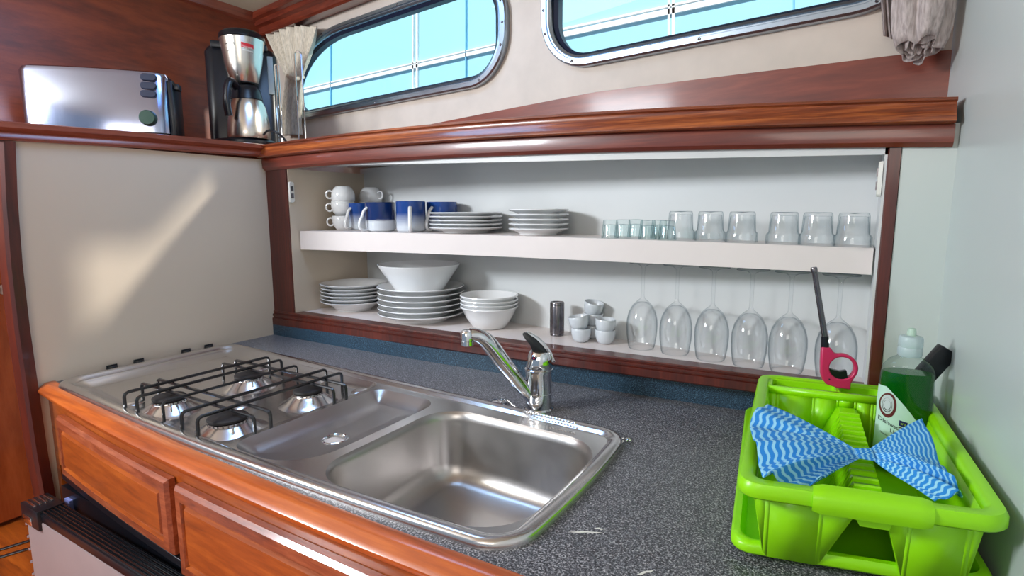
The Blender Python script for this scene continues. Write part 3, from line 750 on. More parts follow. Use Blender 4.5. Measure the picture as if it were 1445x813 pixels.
# small egg cups / dip bowls
rq = .0250
prof = [(0, .0015), (rq*.5, .0015), (rq*.54, 0), (rq*.70, .0025), (rq*.86, .009), (rq*.96, .019), (rq, .033), (rq-.0012, .0345), (rq-.0028, .033), (rq*.84, .019), (rq*.60, .007), (0, .005)]
p = tag(B().lathe(prof, (0, 0, 0), 32).build('dip_bowl', 'porcg', angle=50), cat='bowl')
spots = [((at(821, .112), .112, ZL), (0, 0, 0), 'small white cup bowl, lower one at the front left of the group'),
         ((at(820, .112)-.001, .112, ZL+.0300), (.06, -.16, 0), 'small white cup bowl resting tilted on the front left one'),
         ((at(855.5, .125), .125, ZL), (0, 0, 0), 'small white cup bowl, lower one at the front right of the group'),
         ((at(855, .125), .125, ZL+.0265), (0, .05, 0), 'small white cup bowl nested on the front right one'),
         ((at(838, .163), .163, ZL), (0, 0, 0), 'small grey white cup bowl at the bottom of the rear stack'),
         ((at(837.5, .163), .163, ZL+.0300), (0, .05, 0), 'small grey white cup bowl in the middle of the rear stack'),
         ((at(836, .163), .163, ZL+.0590), (.05, .2, 0), 'small grey white cup bowl tilted on top of the rear stack')]
for i, (l, r_, lb) in enumerate(spots):
    if i == 0: p.location = l; p['label'] = lb; p['group'] = 'small cup bowls on the lower shelf'
    else: dup(p, l, r_, lb, 'small cup bowls on the lower shelf')
# wine glasses upside down
def wineprof(R, H):
    o = [(0, H), (.0315, H), (.0325, H-.001), (.0315, H-.002), (.012, H-.0045), (.0045, H-.010), (.0036, H-.02), (.0036, H-.078), (.005, H-.084), (.012, H-.090), (R*.62, H-.100), (R*.86, H-.116), (R*.98, H-.135), (R, H-.150), (R*.97, H-.172), (R*.86, H-.198), (R*.80, 0)]
    inn = [(R*.80-.0011, 0), (R*.86-.0011, H-.198), (R*.97-.0011, H-.172), (R-.0011, H-.150), (R*.98-.0012, H-.135), (R*.86-.0014, H-.117), (R*.62-.001, H-.102), (.012, H-.094), (0, H-.0915)]
    return o+inn
H = .2025
p = tag(B().lathe(wineprof(.0358, H), (0, 0, 0), 40).build('wine_glass', 'glass', angle=80), cat='glass')
wn = ['next to the small cup bowls', 'second from the small cup bowls', 'third from the small cup bowls', 'fourth from the small cup bowls', 'just left of the lighter tip', 'behind the lighter, nearest the right post']
for i, (px_, y) in enumerate([(906, .127), (954, .117), (1005, .106), (1059, .096), (1114, .090), (1183, .080)]):
    l = (at(px_, y, 450), y, ZL)
    if i == 0: p.location = l; p['label'] = 'clear wine glass standing upside down, '+wn[0]; p['group'] = 'upturned wine glasses'
    else: dup(p, l, (0, 0, i*.7), 'clear wine glass standing upside down, '+wn[i], 'upturned wine glasses')
# tumblers upside down
def tumb(R, H): return [(R-.0022, 0), (R, .0), (R*.99, .016), (R*.955, .019), (R*.86, .021), (R*.80, H-.006), (R*.76, H-.001), (R*.70, H), (0, H-.002), (0, H-.007), (R*.72, H-.007), (R*.82, .024), (R*.93, .016), (R-.0022, .014)]
Rt, Ht = .0305, .060
p = tag(B().lathe(tumb(Rt, Ht), (0, 0, 0), 40, closed=True).build('tumbler', 'tglass', angle=60), cat='glass')
tn = ['leftmost, behind the tiny glasses', 'second from the left', 'third from the left, before the gap', 'fourth from the left, after the gap', 'second from the right end', 'at the right end of the shelf']
for i, (px_, y) in enumerate([(960, .075), (1002, .070), (1046.5, .062), (1105.5, .054), (1153, .050), (1204, .046)]):
    xx = at(px_, y, 325); l = (xx, y, STZ(xx)+.0005)
    if i == 0: p.location = l; p['label'] = 'clear tumbler upside down on the top shelf, '+tn[0]; p['group'] = 'upturned tumblers on the top shelf'
    else: dup(p, l, (0, 0, i), 'clear tumbler upside down on the top shelf, '+tn[i], 'upturned tumblers on the top shelf')
# shot glasses
def shot(R, H): return [(R-.0022, 0), (R, 0), (R*.80, H-.002), (R*.76, H), (0, H-.001), (0, H-.010), (R*.68, H-.011), (R-.0035, .004)]
p = tag(B().lathe(shot(.0195, .040), (0, 0, 0), 8*3, closed=True).build('shot_glass', 'gglass', angle=25), cat='glass')
sn = ['leftmost of the front row', 'second of the front row', 'at the back between the first two pairs', 'third of the front row', 'nearest the tumblers', 'at the back nearest the tumblers']
for i, (px_, y) in enumerate([(861, .050), (879, .092), (897, .135), (914, .052), (941.5, .050), (930, .094)]):
    xx = at(px_, y, 325); l = (xx, y, STZ(xx)+.0005)
    if i == 0: p.location = l; p['label'] = 'tiny greenish glass upside down, '+sn[0]; p['group'] = 'tiny glasses on the top shelf'
    else: dup(p, l, (0, 0, i*.4), 'tiny greenish glass upside down, '+sn[i], 'tiny glasses on the top shelf')
# small plate stacks on the shelf
for px_, w, y, dz, h, nm in [(659, 103, .125, .0100, .016, 'left'), (759.5, 85, .115, .0118, .017, 'right')]:
    x, r = place_r(px_, w, y, .34); zz = STZ(x)
    p = plate_mesh('side_plate', r, h)
    lb = ['small white plate, %s of the %s' % (o, 'stack beside the mugs' if nm == 'left' else 'narrower stack mid top shelf') for o in ['lowest', 'second from the bottom', 'middle one', 'second from the top', 'topmost']]
    copies(5, p, lambda i: ((x, y, zz+i*dz), None), lb, 'side plates on the top shelf, '+nm+' stack')
# mugs
def cupprof(R, h, t=.003, foot=.9): return [(0, .002), (R*foot-.006, .002), (R*foot-.004, 0), (R*foot, .001), (R, .006), (R, h-.001), (R-t/2, h), (R-t, h-.001), (R-t, .009), (R-t-.004, .006), (0, .006)]
def mug(label, px_, y, R, h, mat, hang, sshape=True):
    x = at(px_, y, 310)
    t = thing('mug', label, 'mug', (x, y, STZ(x)), 0, 'blue and white mugs on the top shelf')
    B().lathe(cupprof(R, h), (0, 0, 0), 40).build('body', mat, t, world=False, angle=50)
    d = Vector((math.cos(hang), math.sin(hang), 0))
    if sshape: pts = [d*(R-.001)+Vector((0, 0, .070)), d*(R+.010)+Vector((0, 0, .060)), d*(R+.016)+Vector((0, 0, .045)), d*(R+.024)+Vector((0, 0, .030)), d*(R+.025)+Vector((0, 0, .012)), d*(R+.012)+Vector((0, 0, .004)), d*(R-.001)+Vector((0, 0, .008))]
    else: pts = [d*(R-.001)+Vector((0, 0, h*.82)), d*(R+.018)+Vector((0, 0, h*.80)), d*(R+.022)+Vector((0, 0, h*.5)), d*(R+.016)+Vector((0, 0, h*.22)), d*(R-.001)+Vector((0, 0, h*.2))]
    B().tube(smooth_path(pts, 5), .0042, 10, sx=1.3).build('handle', 'porc', t, world=False)
    return t
tocam = math.atan2(CAM.y-.1, CAM.x-.5)
mug('blue and white mug half hidden behind the mug beside the white cups', 508, .180, .040, .086, 'mug_b', tocam-.7)
mug('blue banded mug with white lower part next to the white cups', 537, .105, .0445, .086, 'mug_a', tocam-1.0)
mug('blue fading to white mug, its handle facing forward', 580, .110, .0425, .088, 'mug_b', tocam-.05)
mug('dark blue mug half hidden behind the small plates', 624, .195, .046, .086, 'mug_b', tocam-.75)
# white cups stacked
def cup(label, x, y, z, inv=False, hang=tocam-PI/2-.15, hd=True):
    t = thing('cup', label, 'cup', (x, y, z), 0, 'stacked white cups on the top shelf')
    R, h = .0375, .046
    pf = [(0, .002), (.020, .002), (.022, 0), (.024, .001), (.033, .012), (R, .026), (R, h-.001), (R-.001, h), (R-.003, h-.001), (R-.003, .026), (.028, .012), (.018, .006), (0, .005)]
    if inv: pf = [(r_, h-z_) for r_, z_ in pf]
    B().lathe(pf, (0, 0, 0), 36).build('body', 'porc', t, world=False, angle=60)
    d = Vector((math.cos(hang), math.sin(hang), 0)); zc = .026 if not inv else h-.026
    if hd: B().tube([d*(R+.006+.0115*math.cos(a))+Vector((0, 0, zc+.0125*math.sin(a))) for a in [2*PI*k/18 for k in range(18)]], .0030, 8, closed=True).build('handle', 'porc', t, world=False)
    return t
xc = at(485, .150, 300); zc = STZ(xc)
cup('white cup, lowest of the front stack beside the left wall', xc, .150, zc)
cup('white cup, middle of the front stack beside the left wall', xc-.002, .150, zc+.047)
cup('white cup turned over on top of the front stack', xc+.001, .150, zc+.094, True)
xc2 = at(524, .255, 300)
for k, l in enumerate(['lowest', 'middle one']): cup('white cup, %s of the rear stack in the cupboard corner' % l, xc2, .255, zc+.047*k, hang=0)
cup('white cup turned over on top of the rear stack', xc2, .255, zc+.094, True, hang=0)

# ================================================================== DISH RACK
ZR = .108
qA, qB, qD, qC = PZ(1041, 681, ZR), PZ(1431, 735, ZR), PZ(1073, 528, ZR), PZ(1306, 552, ZR)
qC.x = min(qC.x, 1.722); qB.x = min(qB.x, rx(qB.y)-.004)
cen = (qA+qB+qC+qD)/4
def bil(u, v, z):
    p = qA*(1-u)*(1-v)+qB*u*(1-v)+qC*u*v+qD*(1-u)*v; return Vector((p.x, p.y, z))
def rk(u0, u1, v0, v1, ru, z, n=6, m=8):
    return [bil(u, v, z) for u, v in rrect(u0, u1, v0, v1, (ru, ru*.6) if not isinstance(ru, list) else ru, n, m)]
rack = thing('dish_rack', 'lime green plastic dish rack in the corner right of the sink', 'dish rack', (cen.x, cen.y, .004))
VB = .85     # rear end of the basin, cutlery pockets behind it
def rkr(u0, u1, v0, v1, r, z, n=6, m=8): return [bil(u, v, z) for u, v in rrect(u0, u1, v0, v1, [(r, r*.55)]*4, n, m)]
# rim: rolled edge around everything
b = B()
o = .0
b.loft([rkr(.0, 1.0, .0, 1.0, .10, ZR-.016), rkr(-.006, 1.006, -.003, 1.003, .10, ZR-.014), rkr(-.006, 1.006, -.003, 1.003, .10, ZR-.005), rkr(.004, .996, .002, .998, .10, ZR),
        rkr(.045, .955, .024, .976, .08, ZR+.001), rkr(.062, .938, .034, .966, .07, ZR-.003), rkr(.066, .934, .037, .963, .07, ZR-.012)])
b.build('rim', 'green', rack, angle=50, solid=.0015)
# handle swelling on the front rim
b = B(); L = []
for i in range(25):
    u = .30+.44*i/24; k = min(1, min(i, 24-i)/2.0+.0)
    e = .006*k
    L.append([bil(u, q[0]-e*.45*q[2], ZR+q[1]+e*.35*q[3]) for q in [(-.002, -.020, 1, -1), (-.010, -.014, 1, 0), (-.010, -.004, 1, .5), (.0, .001, 0, 1), (.030, .002, -1, 1), (.040, -.006, -1, 0)]])
b.loft(L, True, True).build('front_handle', 'green', rack, angle=50)
# basin: profile across u extruded along v with tapering ends
ZH, ZB_ = .086, .010
pf = [(.066, ZR-.010), (.075, ZR-.03), (.115, ZB_+.006), (.135, ZB_), (.335, ZB_), (.352, ZB_+.004), (.475, ZH-.003), (.49, ZH), (.575, ZH), (.59, ZH-.003), (.668, ZB_+.004), (.685, ZB_), (.875, ZB_), (.895, ZB_+.006), (.925, ZR-.03), (.934, ZR-.010)]
def taper(z): return .030*(ZR-z)/(ZR-ZB_)
vs_ = [0, .02, .1, .3, .5, .7, .9, .98, 1]
b = B(); L = []
for t in vs_:
    L.append([bil(u, .036+taper(z)+(VB-.036-2*taper(z))*t, z) for u, z in pf])
b.loft(L, close=False)
def endwall(v_of):
    b_ = B(); up = []; dn = []
    for u, z in pf:
        up.append(bil(u, v_of(ZR-.008), ZR-.008)); dn.append(bil(u, v_of(z), z))
    for i in range(len(pf)-1): b.add([dn[i], dn[i+1], up[i+1], up[i]], [(0, 1, 2, 3)])
endwall(lambda z: .036+taper(z)); endwall(lambda z: VB-taper(z))
b.build('basin', 'green', rack, angle=24, solid=.0018, fixn=False)
# ribs over the hump
b = B()
for k in range(15):
    v = .11+.62*k/14; hw = .0095
    for a0 in (0,):
        path = [(.385, ZB_+.024), (.479, ZH+.007), (.586, ZH+.007), (.650, ZB_+.024)]
        L = []
        for dv, dz in ((-hw, 0), (hw, 0)):
            pass
        for (u, z) in path:
            L.append([bil(u, v-hw, z-.004), bil(u, v-hw, z), bil(u, v-hw*.2, z+.0012), bil(u, v-hw*.2, z-.004)])
        b.loft(L, True, True)
b.build('plate_ribs', 'green', rack, angle=30)
# cutlery pockets at the rear
b = B()
for (u0, u1) in [(.085, .47), (.50, .735), (.765, .915)]:
    b.loft([rkr(u0-.012, u1+.012, VB+.010, .968, .03, ZR-.001, 4, 3), rkr(u0, u1, VB+.018, .962, .03, ZR-.003, 4, 3), rkr(u0+.015, u1-.015, VB+.024, .955, .03, .040, 4, 3)], cap1=True)
b.loft([[bil(u, VB-.006, ZR-.012), bil(u, VB-.004, ZR-.001), bil(u, VB+.014, ZR-.001)] for u in (.06, .94)], close=False)
for (u0, u1) in [(.058, .075), (.480, .492), (.745, .755), (.925, .942)]:
    b.add([bil(u0, VB, ZR-.0012), bil(u1, VB, ZR-.0012), bil(u1, .965, ZR-.0012), bil(u0, .965, ZR-.0012)], [(0, 1, 2, 3)])
b.build('cutlery_holder', 'green', rack, angle=40, solid=.0012)
b = B()
# lug on the underside behind the front rim
for (u0, u1, z0) in [(.44, .62, ZH-.014)]:
    b.loft([[bil(u, .028, z) for u, z in [(u0, ZR-.014), (u1, ZR-.014), (u1-.02, z0), (u0+.05, z0)]], [bil(u, .040, z) for u, z in [(u0, ZR-.014), (u1, ZR-.014), (u1-.02, z0), (u0+.05, z0)]]], True, True)
b.build('front_apron', 'green', rack)
# drip tray
tA, tB, tC, tD = PZ(1032, 765, .02), PZ(1407, 826, .02), Vector((1.700, .012, .02)), Vector((1.445, .0, .02))
tB.x = min(tB.x, rx(tB.y)-.004)
def tb(u, v, z):
    p = tA*(1-u)*(1-v)+tB*u*(1-v)+tC*u*v+tD*(1-u)*v; return Vector((p.x, p.y, z))
def tr(d, r, z): return [tb(u, v, z) for u, v in rrect(d, 1-d, d*.55, 1-d*.55, [(r, r*.55)]*4, 6, 6)]
tray = B().loft([tr(.0, .09, .010), tr(-.004, .09, .012), tr(-.004, .09, .019), tr(.006, .09, .0225), tr(.03, .085, .0225), tr(.042, .08, .018), tr(.055, .075, .0035), tr(.07, .07, .0025)], cap1=True)
tt = tray.build('drip_tray', 'green', angle=50, solid=.0014); tag(tt, 'flat lime green drip tray under the dish rack', 'tray')
rack.location.z = .0045

# ================================================================== LIGHTER
def frame_cam(origin, rot=0):
    """matrix whose X is picture-right, Z up-ish, facing the room"""
    X = Vector((math.cos(math.radians(14)), math.sin(math.radians(14)), 0)); Z = Vector((0, 0, 1)); Y = Z.cross(X)
    m = Matrix((X, Y, Z)).transposed().to_4x4(); m.translation = origin; return m
yl = bil(.60, .905, 0).y
p0 = PY(1178, 546, yl)
s_ = depth(p0)/F       # metres per photo pixel at the lighter
li = thing('gas_lighter', 'pink gas lighter with long steel barrel standing in the dish rack', 'lighter', tuple(p0))
mL = frame_cam(p0)
def lp2(pts): return [((x-1178)*s_, (546-y)*s_) for x, y in pts]
outl = lp2([(1157, 489), (1168, 489), (1170.5, 493), (1174, 497)]+[(1184+20*math.cos(a), 517.5-20.3*math.sin(a)) for a in [math.radians(105-q) for q in range(0, 150, 10)]]+[(1196.5, 538), (1196.5, 547), (1180, 546), (1166, 542), (1161, 536), (1158.5, 527), (1157.3, 510)])
hole_ = [((1183.8-1178)*s_+15.6*s_*math.cos(a), (546-517.3)*s_+15.8*s_*math.sin(a)) for a in [2*PI*k/28 for k in range(28)]]
def slabxz(outs, th, mtx):
    b = B()
    b.fill([[Vector((x, -th/2, z)) for x, z in o] for o in outs], mtx); b.fill([[Vector((x, th/2, z)) for x, z in o] for o in outs], mtx)
    for o in outs: b.loft([[Vector((x, -th/2, z)) for x, z in o], [Vector((x, th/2, z)) for x, z in o]], mtx=mtx)
    return b
def dense(o, n=3):
    P_ = [Vector((x, 0, z)) for x, z in o]; P_ = smooth_path(P_+[P_[0]], n)[:-1]; return [(p.x, p.z) for p in P_]
bd = slabxz([outl, hole_], .013, mL)
bm = bmesh.new(); me = bpy.data.meshes.new('t'); me.from_pydata(bd.v, [], bd.f); bm.from_mesh(me); bmesh.ops.remove_doubles(bm, verts=bm.verts, dist=1e-5)
bmesh.ops.recalc_face_normals(bm, faces=bm.faces)
b = B().bm(bm); bm.free()
b.build('body', 'pink', li, bevel=.0018, angle=40)
tr_ = lp2([(1168, 519), (1175, 521), (1182, 522.5), (1190, 520.5), (1192, 530), (1184, 534.5), (1176, 533), (1170, 528)])
slabxz([tr_], .009, mL).build('trigger', 'black', li)
def lv(x, y, d=0): return mL @ Vector(((x-1178)*s_, d, (546-y)*s_))
B().tube([lv(1162, 491), lv(1160.5, 474)], [.0062, .0058], 18).build('collar', 'black', li)
B().tube([lv(1160.5, 474), lv(1142.5, 388)], [.0047, .0042], 18).build('barrel', 'tube', li)
B().tube([lv(1142.5, 388), lv(1141.7, 384.5), lv(1141.5, 384), lv(1140.5, 379), lv(1140.2, 377.5)], [.0042, .0042, .0052, .0052, .0044], 18).build('barrel_tip', 'tube', li)
B().lathe([(.0012, 0), (.0012, .0008), (0, .001)], mtx=Matrix.Translation(lv(1169, 534, -.0064)) @ mL.to_3x3().to_4x4() @ Matrix.Rotation(PI/2, 4, 'X'), n=10).build('rivet', 'black', li)

# ================================================================== DISH LIQUID BOTTLE
pb0 = bil(.82, .545, .013)
pb0 = Vector((0, 0, .0165)); pb0.y = bil(.75, .745, 0).y; pb0.x = PY(1277.5, 560, pb0.y).x
kB_ = (PY(1280, 464, pb0.y).z-pb0.z)/.187; wB_ = (PY(1321, 530, pb0.y).x-PY(1240, 530, pb0.y).x)/2/.0375
def bx(px_): return PY(px_, 560, pb0.y).x
bot = thing('dish_soap_bottle', 'clear bottle of green dishwashing liquid standing in the dish rack', 'bottle', tuple(pb0))
sB = depth(pb0+Vector((0, 0, .06)))/F
phi = math.radians(10)
mB = Matrix.Translation(pb0) @ Matrix.Rotation(phi, 4, 'Z') @ Matrix.Diagonal((wB_, wB_, kB_, 1))
HB = .163
W_ = [(0, .028), (.003, .0350), (.03, .0385), (.07, .0392), (.115, .0375), (.130, .0370), (.138, .0345), (.146, .027), (.151, .0165), (.157, .0140)]
def ell(z, w, dfac=.62, inn=0):
    dw = dfac+(1-dfac)*min(1, (z-.135)/.018) if z > .135 else dfac
    return [mB @ Vector(((w-inn)*math.cos(a), (w-inn)*dw*math.sin(a), z)) for a in [2*PI*k/40 for k in range(40)]]
B().loft([ell(z, w) for z, w in W_], True, True).build('shell', 'bottle', bot, angle=60)
Wl = [(.002, .0275), (.005, .0335), (.03, .0370), (.07, .0378), (.115, .0361), (.128, .0357), (.131, .0345)]
B().loft([ell(z, w) for z, w in Wl], True, True).build('liquid', 'liquid', bot, angle=60)
B().lathe([(.0155, .152), (.0168, .154), (.0168, .162), (.0158, .164), (.0168, .1655), (.0168, .175), (.015, .178), (.006, .179)], n=32, mtx=mB).build('cap', 'cap', bot)
B().lathe([(.0066, .178), (.0062, .184), (.0050, .188), (0, .189)], n=20, mtx=mB).build('nozzle', 'nozzle', bot)
# label: curved patch following the front of the bottle
def onb(xw, z, lift=.0006):
    """xw = distance along local x (-w..w), on the front (-y) face"""
    w = interp(W_, z); c = max(-1, min(1, xw/w)); a = -math.acos(c)
    return mB @ Vector(((w+lift)*math.cos(a), (w+lift)*.62*math.sin(a), z))
b = B(); rows = 30; cols = 20
for j in range(rows+1):
    z = .022+(.112-.022)*j/rows
    xr_ = .020 if z < .058 else .020-.050*((z-.058)/.054)**1.3
    xl_ = -.0385
    for i in range(cols+1): b.v.append(tuple(onb(xl_+(xr_-xl_)*i/cols, z)))
for j in range(rows):
    for i in range(cols): b.f.append((j*(cols+1)+i, j*(cols+1)+i+1, (j+1)*(cols+1)+i+1, (j+1)*(cols+1)+i))
lab = b.build('label', 'label', bot, fixn=False)
def patch(name, mat, outlines, lift, parent):
    b = B().fill([[Vector((x, z, 0)) for x, z in o] for o in outlines])
    bm = bmesh.new(); me = bpy.data.meshes.new('t'); me.from_pydata(b.v, [], b.f); bm.from_mesh(me)
    bmesh.ops.subdivide_edges(bm, edges=[e for e in bm.edges if e.calc_length() > .004], cuts=2)
    bmesh.ops.triangulate(bm, faces=bm.faces)
    for v in bm.verts: v.co = onb(v.co.x, v.co.y, lift)
    b2 = B().bm(bm); bm.free(); return b2.build(name, mat, parent, fixn=False)
circ = lambda cx, cz, r, n=28, sx=1: [(cx+r*sx*math.cos(2*PI*k/n), cz+r*math.sin(2*PI*k/n)) for k in range(n)]
patch('emblem_ring', 'maroon', [circ(-.0262, .0880, .0165, sx=.62), circ(-.0270, .0890, .0128, sx=.62)], .0010, lab)
patch('emblem_face', 'porcg', [circ(-.0270, .0890, .0120, sx=.62)], .0012, lab)
for rr_ in (.0095, .0070): patch('emblem_line', 'gknob', [circ(-.0270, .0880, rr_, sx=.62), circ(-.0270, .0885, rr_-.0007, sx=.62)], .0014, lab)
patch('brand_panel', 'navy', [[(-.0110, .0640), (.0000, .0618), (.0000, .0692), (-.0110, .0714)]], .0010, lab)
patch('brand_stripe', 'maroon', [[(-.0115, .0616), (.0000, .0594), (.0000, .0606), (-.0115, .0628)]], .0010, lab)
def text_geo(txt, size):
    cu = bpy.data.curves.new('t', 'FONT'); cu.body = txt; cu.size = size; cu.resolution_u = 3
    o = bpy.data.objects.new('t', cu); COL.objects.link(o); bpy.context.view_layer.update()
    me = o.evaluated_get(bpy.context.evaluated_depsgraph_get()).to_mesh()
    vs = [v.co.copy() for v in me.vertices]; fs = [tuple(p.vertices) for p in me.polygons]
    o.to_mesh_clear(); bpy.data.objects.remove(o); return vs, fs
def text_on(txt, size, fn, name, mat, parent, world=True):
    vs, fs = text_geo(txt, size); b = B().add([fn(v.x, v.y) for v in vs], fs); return b.build(name, mat, parent, fixn=False, world=world)
sl = -.17
text_on('aro', .0052, lambda x, y: onb(-.0092+x, .0660+y-x*.2, .0014), 'brand_text', 'lime', lab)
text_on('Dishwashing', .0078, lambda x, y: onb(-.0365+x*.95, .0670+y-x*.36, .0012), 'label_text', 'ink', lab)
text_on('Liquid', .0078, lambda x, y: onb(-.0215+x*.95, .0535+y-x*.36, .0012), 'label_text', 'ink', lab)
text_on('Geschirrspülmittel', .0034, lambda x, y: onb(-.0330+x*.95, .0500+y-x*.36, .0012), 'label_text', 'ink', lab)
text_on('CONCENTRATED', .0026, lambda x, y: onb(-.0250+x*.95, .0405+y-x*.36, .0012), 'label_text', 'teal', lab)
text_on('500ml', .0028, lambda x, y: onb(-.0320+x*.9, .0330+y-x*.3, .0012), 'label_text', 'ink', lab)

# black brush head leaning behind the bottle
q0 = PY(1306, 528, pb0.y+.045)
tb_ = thing('scrubbing_brush', 'black brush leaning between the bottle and the right wall', 'brush', tuple(q0+Vector((-.0, 0, -.05))))
sb_ = depth(q0)/F
X = Vector((math.cos(.25), math.sin(.25), 0)); Z = Vector((0, 0, 1))
mm = Matrix((X, Z.cross(X), Z)).transposed().to_4x4(); mm.translation = q0
mm = mm @ Matrix.Rotation(math.radians(32), 4, 'Y')
B().box((-.013, -.007, -.030), (.014, .009, .048), mm, .003).build('head', 'black', tb_)
B().box((-.006, -.004, -.090), (.007, .004, -.025), mm, .003).build('handle', 'black', tb_)

# ================================================================== CLOTH (bow shaped)
NU, NV = 90, 60
# measured outline points, heights chosen to lie on the rack rim and hump
Lc = [PZ(1083, 573, .120), PZ(1059, 590, .123), PZ(1064, 622, .120), PZ(1072, 655, .116), PZ(1084, 676, .110), PZ(1120, 682, .104), PZ(1163, 684, .100)]
Rc = [PZ(1300, 597, .132), PZ(1325, 640, .118), PZ(1340, 676, .108), PZ(1358, 692, .100), PZ(1352, 704, .098), PZ(1320, 700, .100)]
Lc = smooth_path(Lc, 6); Rc = smooth_path(Rc, 6)
def samp(P_, t):
    f = t*(len(P_)-1); i = min(int(f), len(P_)-2); return P_[i].lerp(P_[i+1], f-i)
cA, cB = PZ(1206, 634, .114), PZ(1212, 648, .110)      # knot, left side
cC, cD = PZ(1228, 634, .114), PZ(1236, 652, .108)      # knot, right side
b = B(); uv = []
for i in range(NU+1):
    u = i/NU
    for j in range(NV+1):
        v = j/NV
        if u < .45:
            s = 1-u/.45; e = samp(Lc, v); c_ = cA.lerp(cB, v); p = c_.lerp(e, s)
            p = p+Vector((0, 0, 1))*(.010*math.sin(PI*s)*math.sin(PI*v) + .0075*s**.7*math.sin(v*2*PI*3.2+.6)*(1-.25*s)+.0030*s*math.sin(v*2*PI*7+s*3))
            p += Vector((.0, .004, 0))*math.sin(v*23+s*4)*s
        elif u > .55:
            s = (u-.55)/.45; e = samp(Rc, v); c_ = cC.lerp(cD, v); p = c_.lerp(e, s)
            p = p+Vector((0, 0, 1))*(.008*math.sin(PI*s)*math.sin(PI*v) + .0085*s**.7*math.sin(v*2*PI*2.6+1.0)*(1-.2*s)+.0025*s*math.sin(v*2*PI*6+s*3))
        else:
            s = (u-.45)/.10; p = cA.lerp(cC, s).lerp(cB.lerp(cD, s), v)+Vector((0, 0, 1))*(.0035*math.sin(PI*v)+.001*math.sin(v*40))
        b.v.append(tuple(p)); uv.append((u, v))
for i in range(NU):
    for j in range(NV): b.f.append((i*(NV+1)+j, i*(NV+1)+j+1, (i+1)*(NV+1)+j+1, (i+1)*(NV+1)+j))
cl = b.build('dishcloth', 'cloth', fixn=False, solid=.0012, angle=80)
ul = cl.data.uv_layers.new(name='UVMap')
for lpp in cl.data.loops: ul.data[lpp.index].uv = uv[lpp.vertex_index]
tag(cl, 'blue dishcloth with white wavy stripes, pinched like a bow across the dish rack', 'cloth')

# ================================================================== TOASTER
def PDp(px, py, d): return CAM+RC @ Vector(((px-722.5)/F, 1, -(py-406.5)/F))*d
yawT = math.radians(48)
uT = Vector((math.cos(yawT), math.sin(yawT), 0))
rT_ = ray(237, 150); RT0 = CAM+rT_*((-.045-CAM.x)/rT_.x)
def xt(px_, py_=150):
    r_ = ray(px_, py_); dx, dy = RT0.x-CAM.x, RT0.y-CAM.y
    det = r_.x*(-uT.y)-r_.y*(-uT.x); t = (dx*(-uT.y)-dy*(-uT.x))/det
    p = CAM+r_*t; return (p-RT0).dot(uT), p.z-.6045
lT = xt(27)[0]; Lh = -lT/2
cT = RT0+uT*(lT/2)
to = thing('toaster', 'long slot stainless steel toaster on the left ledge', 'toaster', (cT.x, cT.y, .6075), yawT)
cx0 = 0; k_ = 1
zT = xt(130, 97)[1]
def tpf(y_half, z, xh): return [(x, y) for x, y in rrect(-xh, xh, 0, 2*y_half, [.02]*4, 6, 4)]
lp_ = lambda xh, z, d=0: [Vector((cx0+x, y-(.016*(1-(x/xh)**2) if y < .05 else 0), z)) for x, y in rrect(-xh+d, xh-d, d, .120-d, [(.024, .024)]*4, 8, 24)]
B().loft([lp_(Lh, .010), lp_(Lh, zT-.014), lp_(Lh, zT-.004, .004), lp_(Lh, zT, .012), lp_(Lh, zT, .03)], True, True).build('housing', 'toaster', to, world=False, angle=40)
B().box((cx0-Lh+.01, .012, 0), (cx0+Lh-.01, .108, .012), bev=.002).build('base', 'black', to, world=False)
ec = B().box((cx0+Lh-.002, .012, .004), (cx0+Lh+.012, .106, zT-.018), bev=.006).build('end_cap', 'black', to, world=False)
B().box((cx0+Lh+.012, .020, zT-.042), (cx0+Lh+.026, .052, zT-.026), bev=.003).build('lever', 'black', ec, world=False)
for k in (0, 1): B().box((cx0-Lh+.04, .032+k*.038, zT-.0005), (cx0+Lh-.05, .046+k*.038, zT+.0012)).build('slot', 'black', to, world=False)
for i, (a, c_) in enumerate([(211, 111.5), (211, 123.5), (211, 135)]):
    x, z = xt(a, c_); x += Lh; yb2 = -.016*(1-(x/Lh)**2)
    pts = rrect(x-.0195, x+.0195, z-.0092, z+.0092, .0090, 6, 2)
    B().loft([[Vector((px_, .004+yb2, pz_)) for px_, pz_ in pts], [Vector((px_, -.004+yb2, pz_)) for px_, pz_ in pts], [Vector((x+(px_-x)*.9, -.0055+yb2, z+(pz_-z)*.85)) for px_, pz_ in pts]], True, True).build('button', 'rubber', to, world=False)
x, z = xt(211, 169); x += Lh
mk = Matrix.Translation((x, .003-.016*(1-(x/Lh)**2), z)) @ Matrix.Rotation(PI/2, 4, 'X')
B().lathe([(.0215, 0), (.0215, .004), (.0200, .016), (.018, .019), (0, .0195)], (0, 0, 0), 32, mk).build('dial', 'gknob', to, world=False)

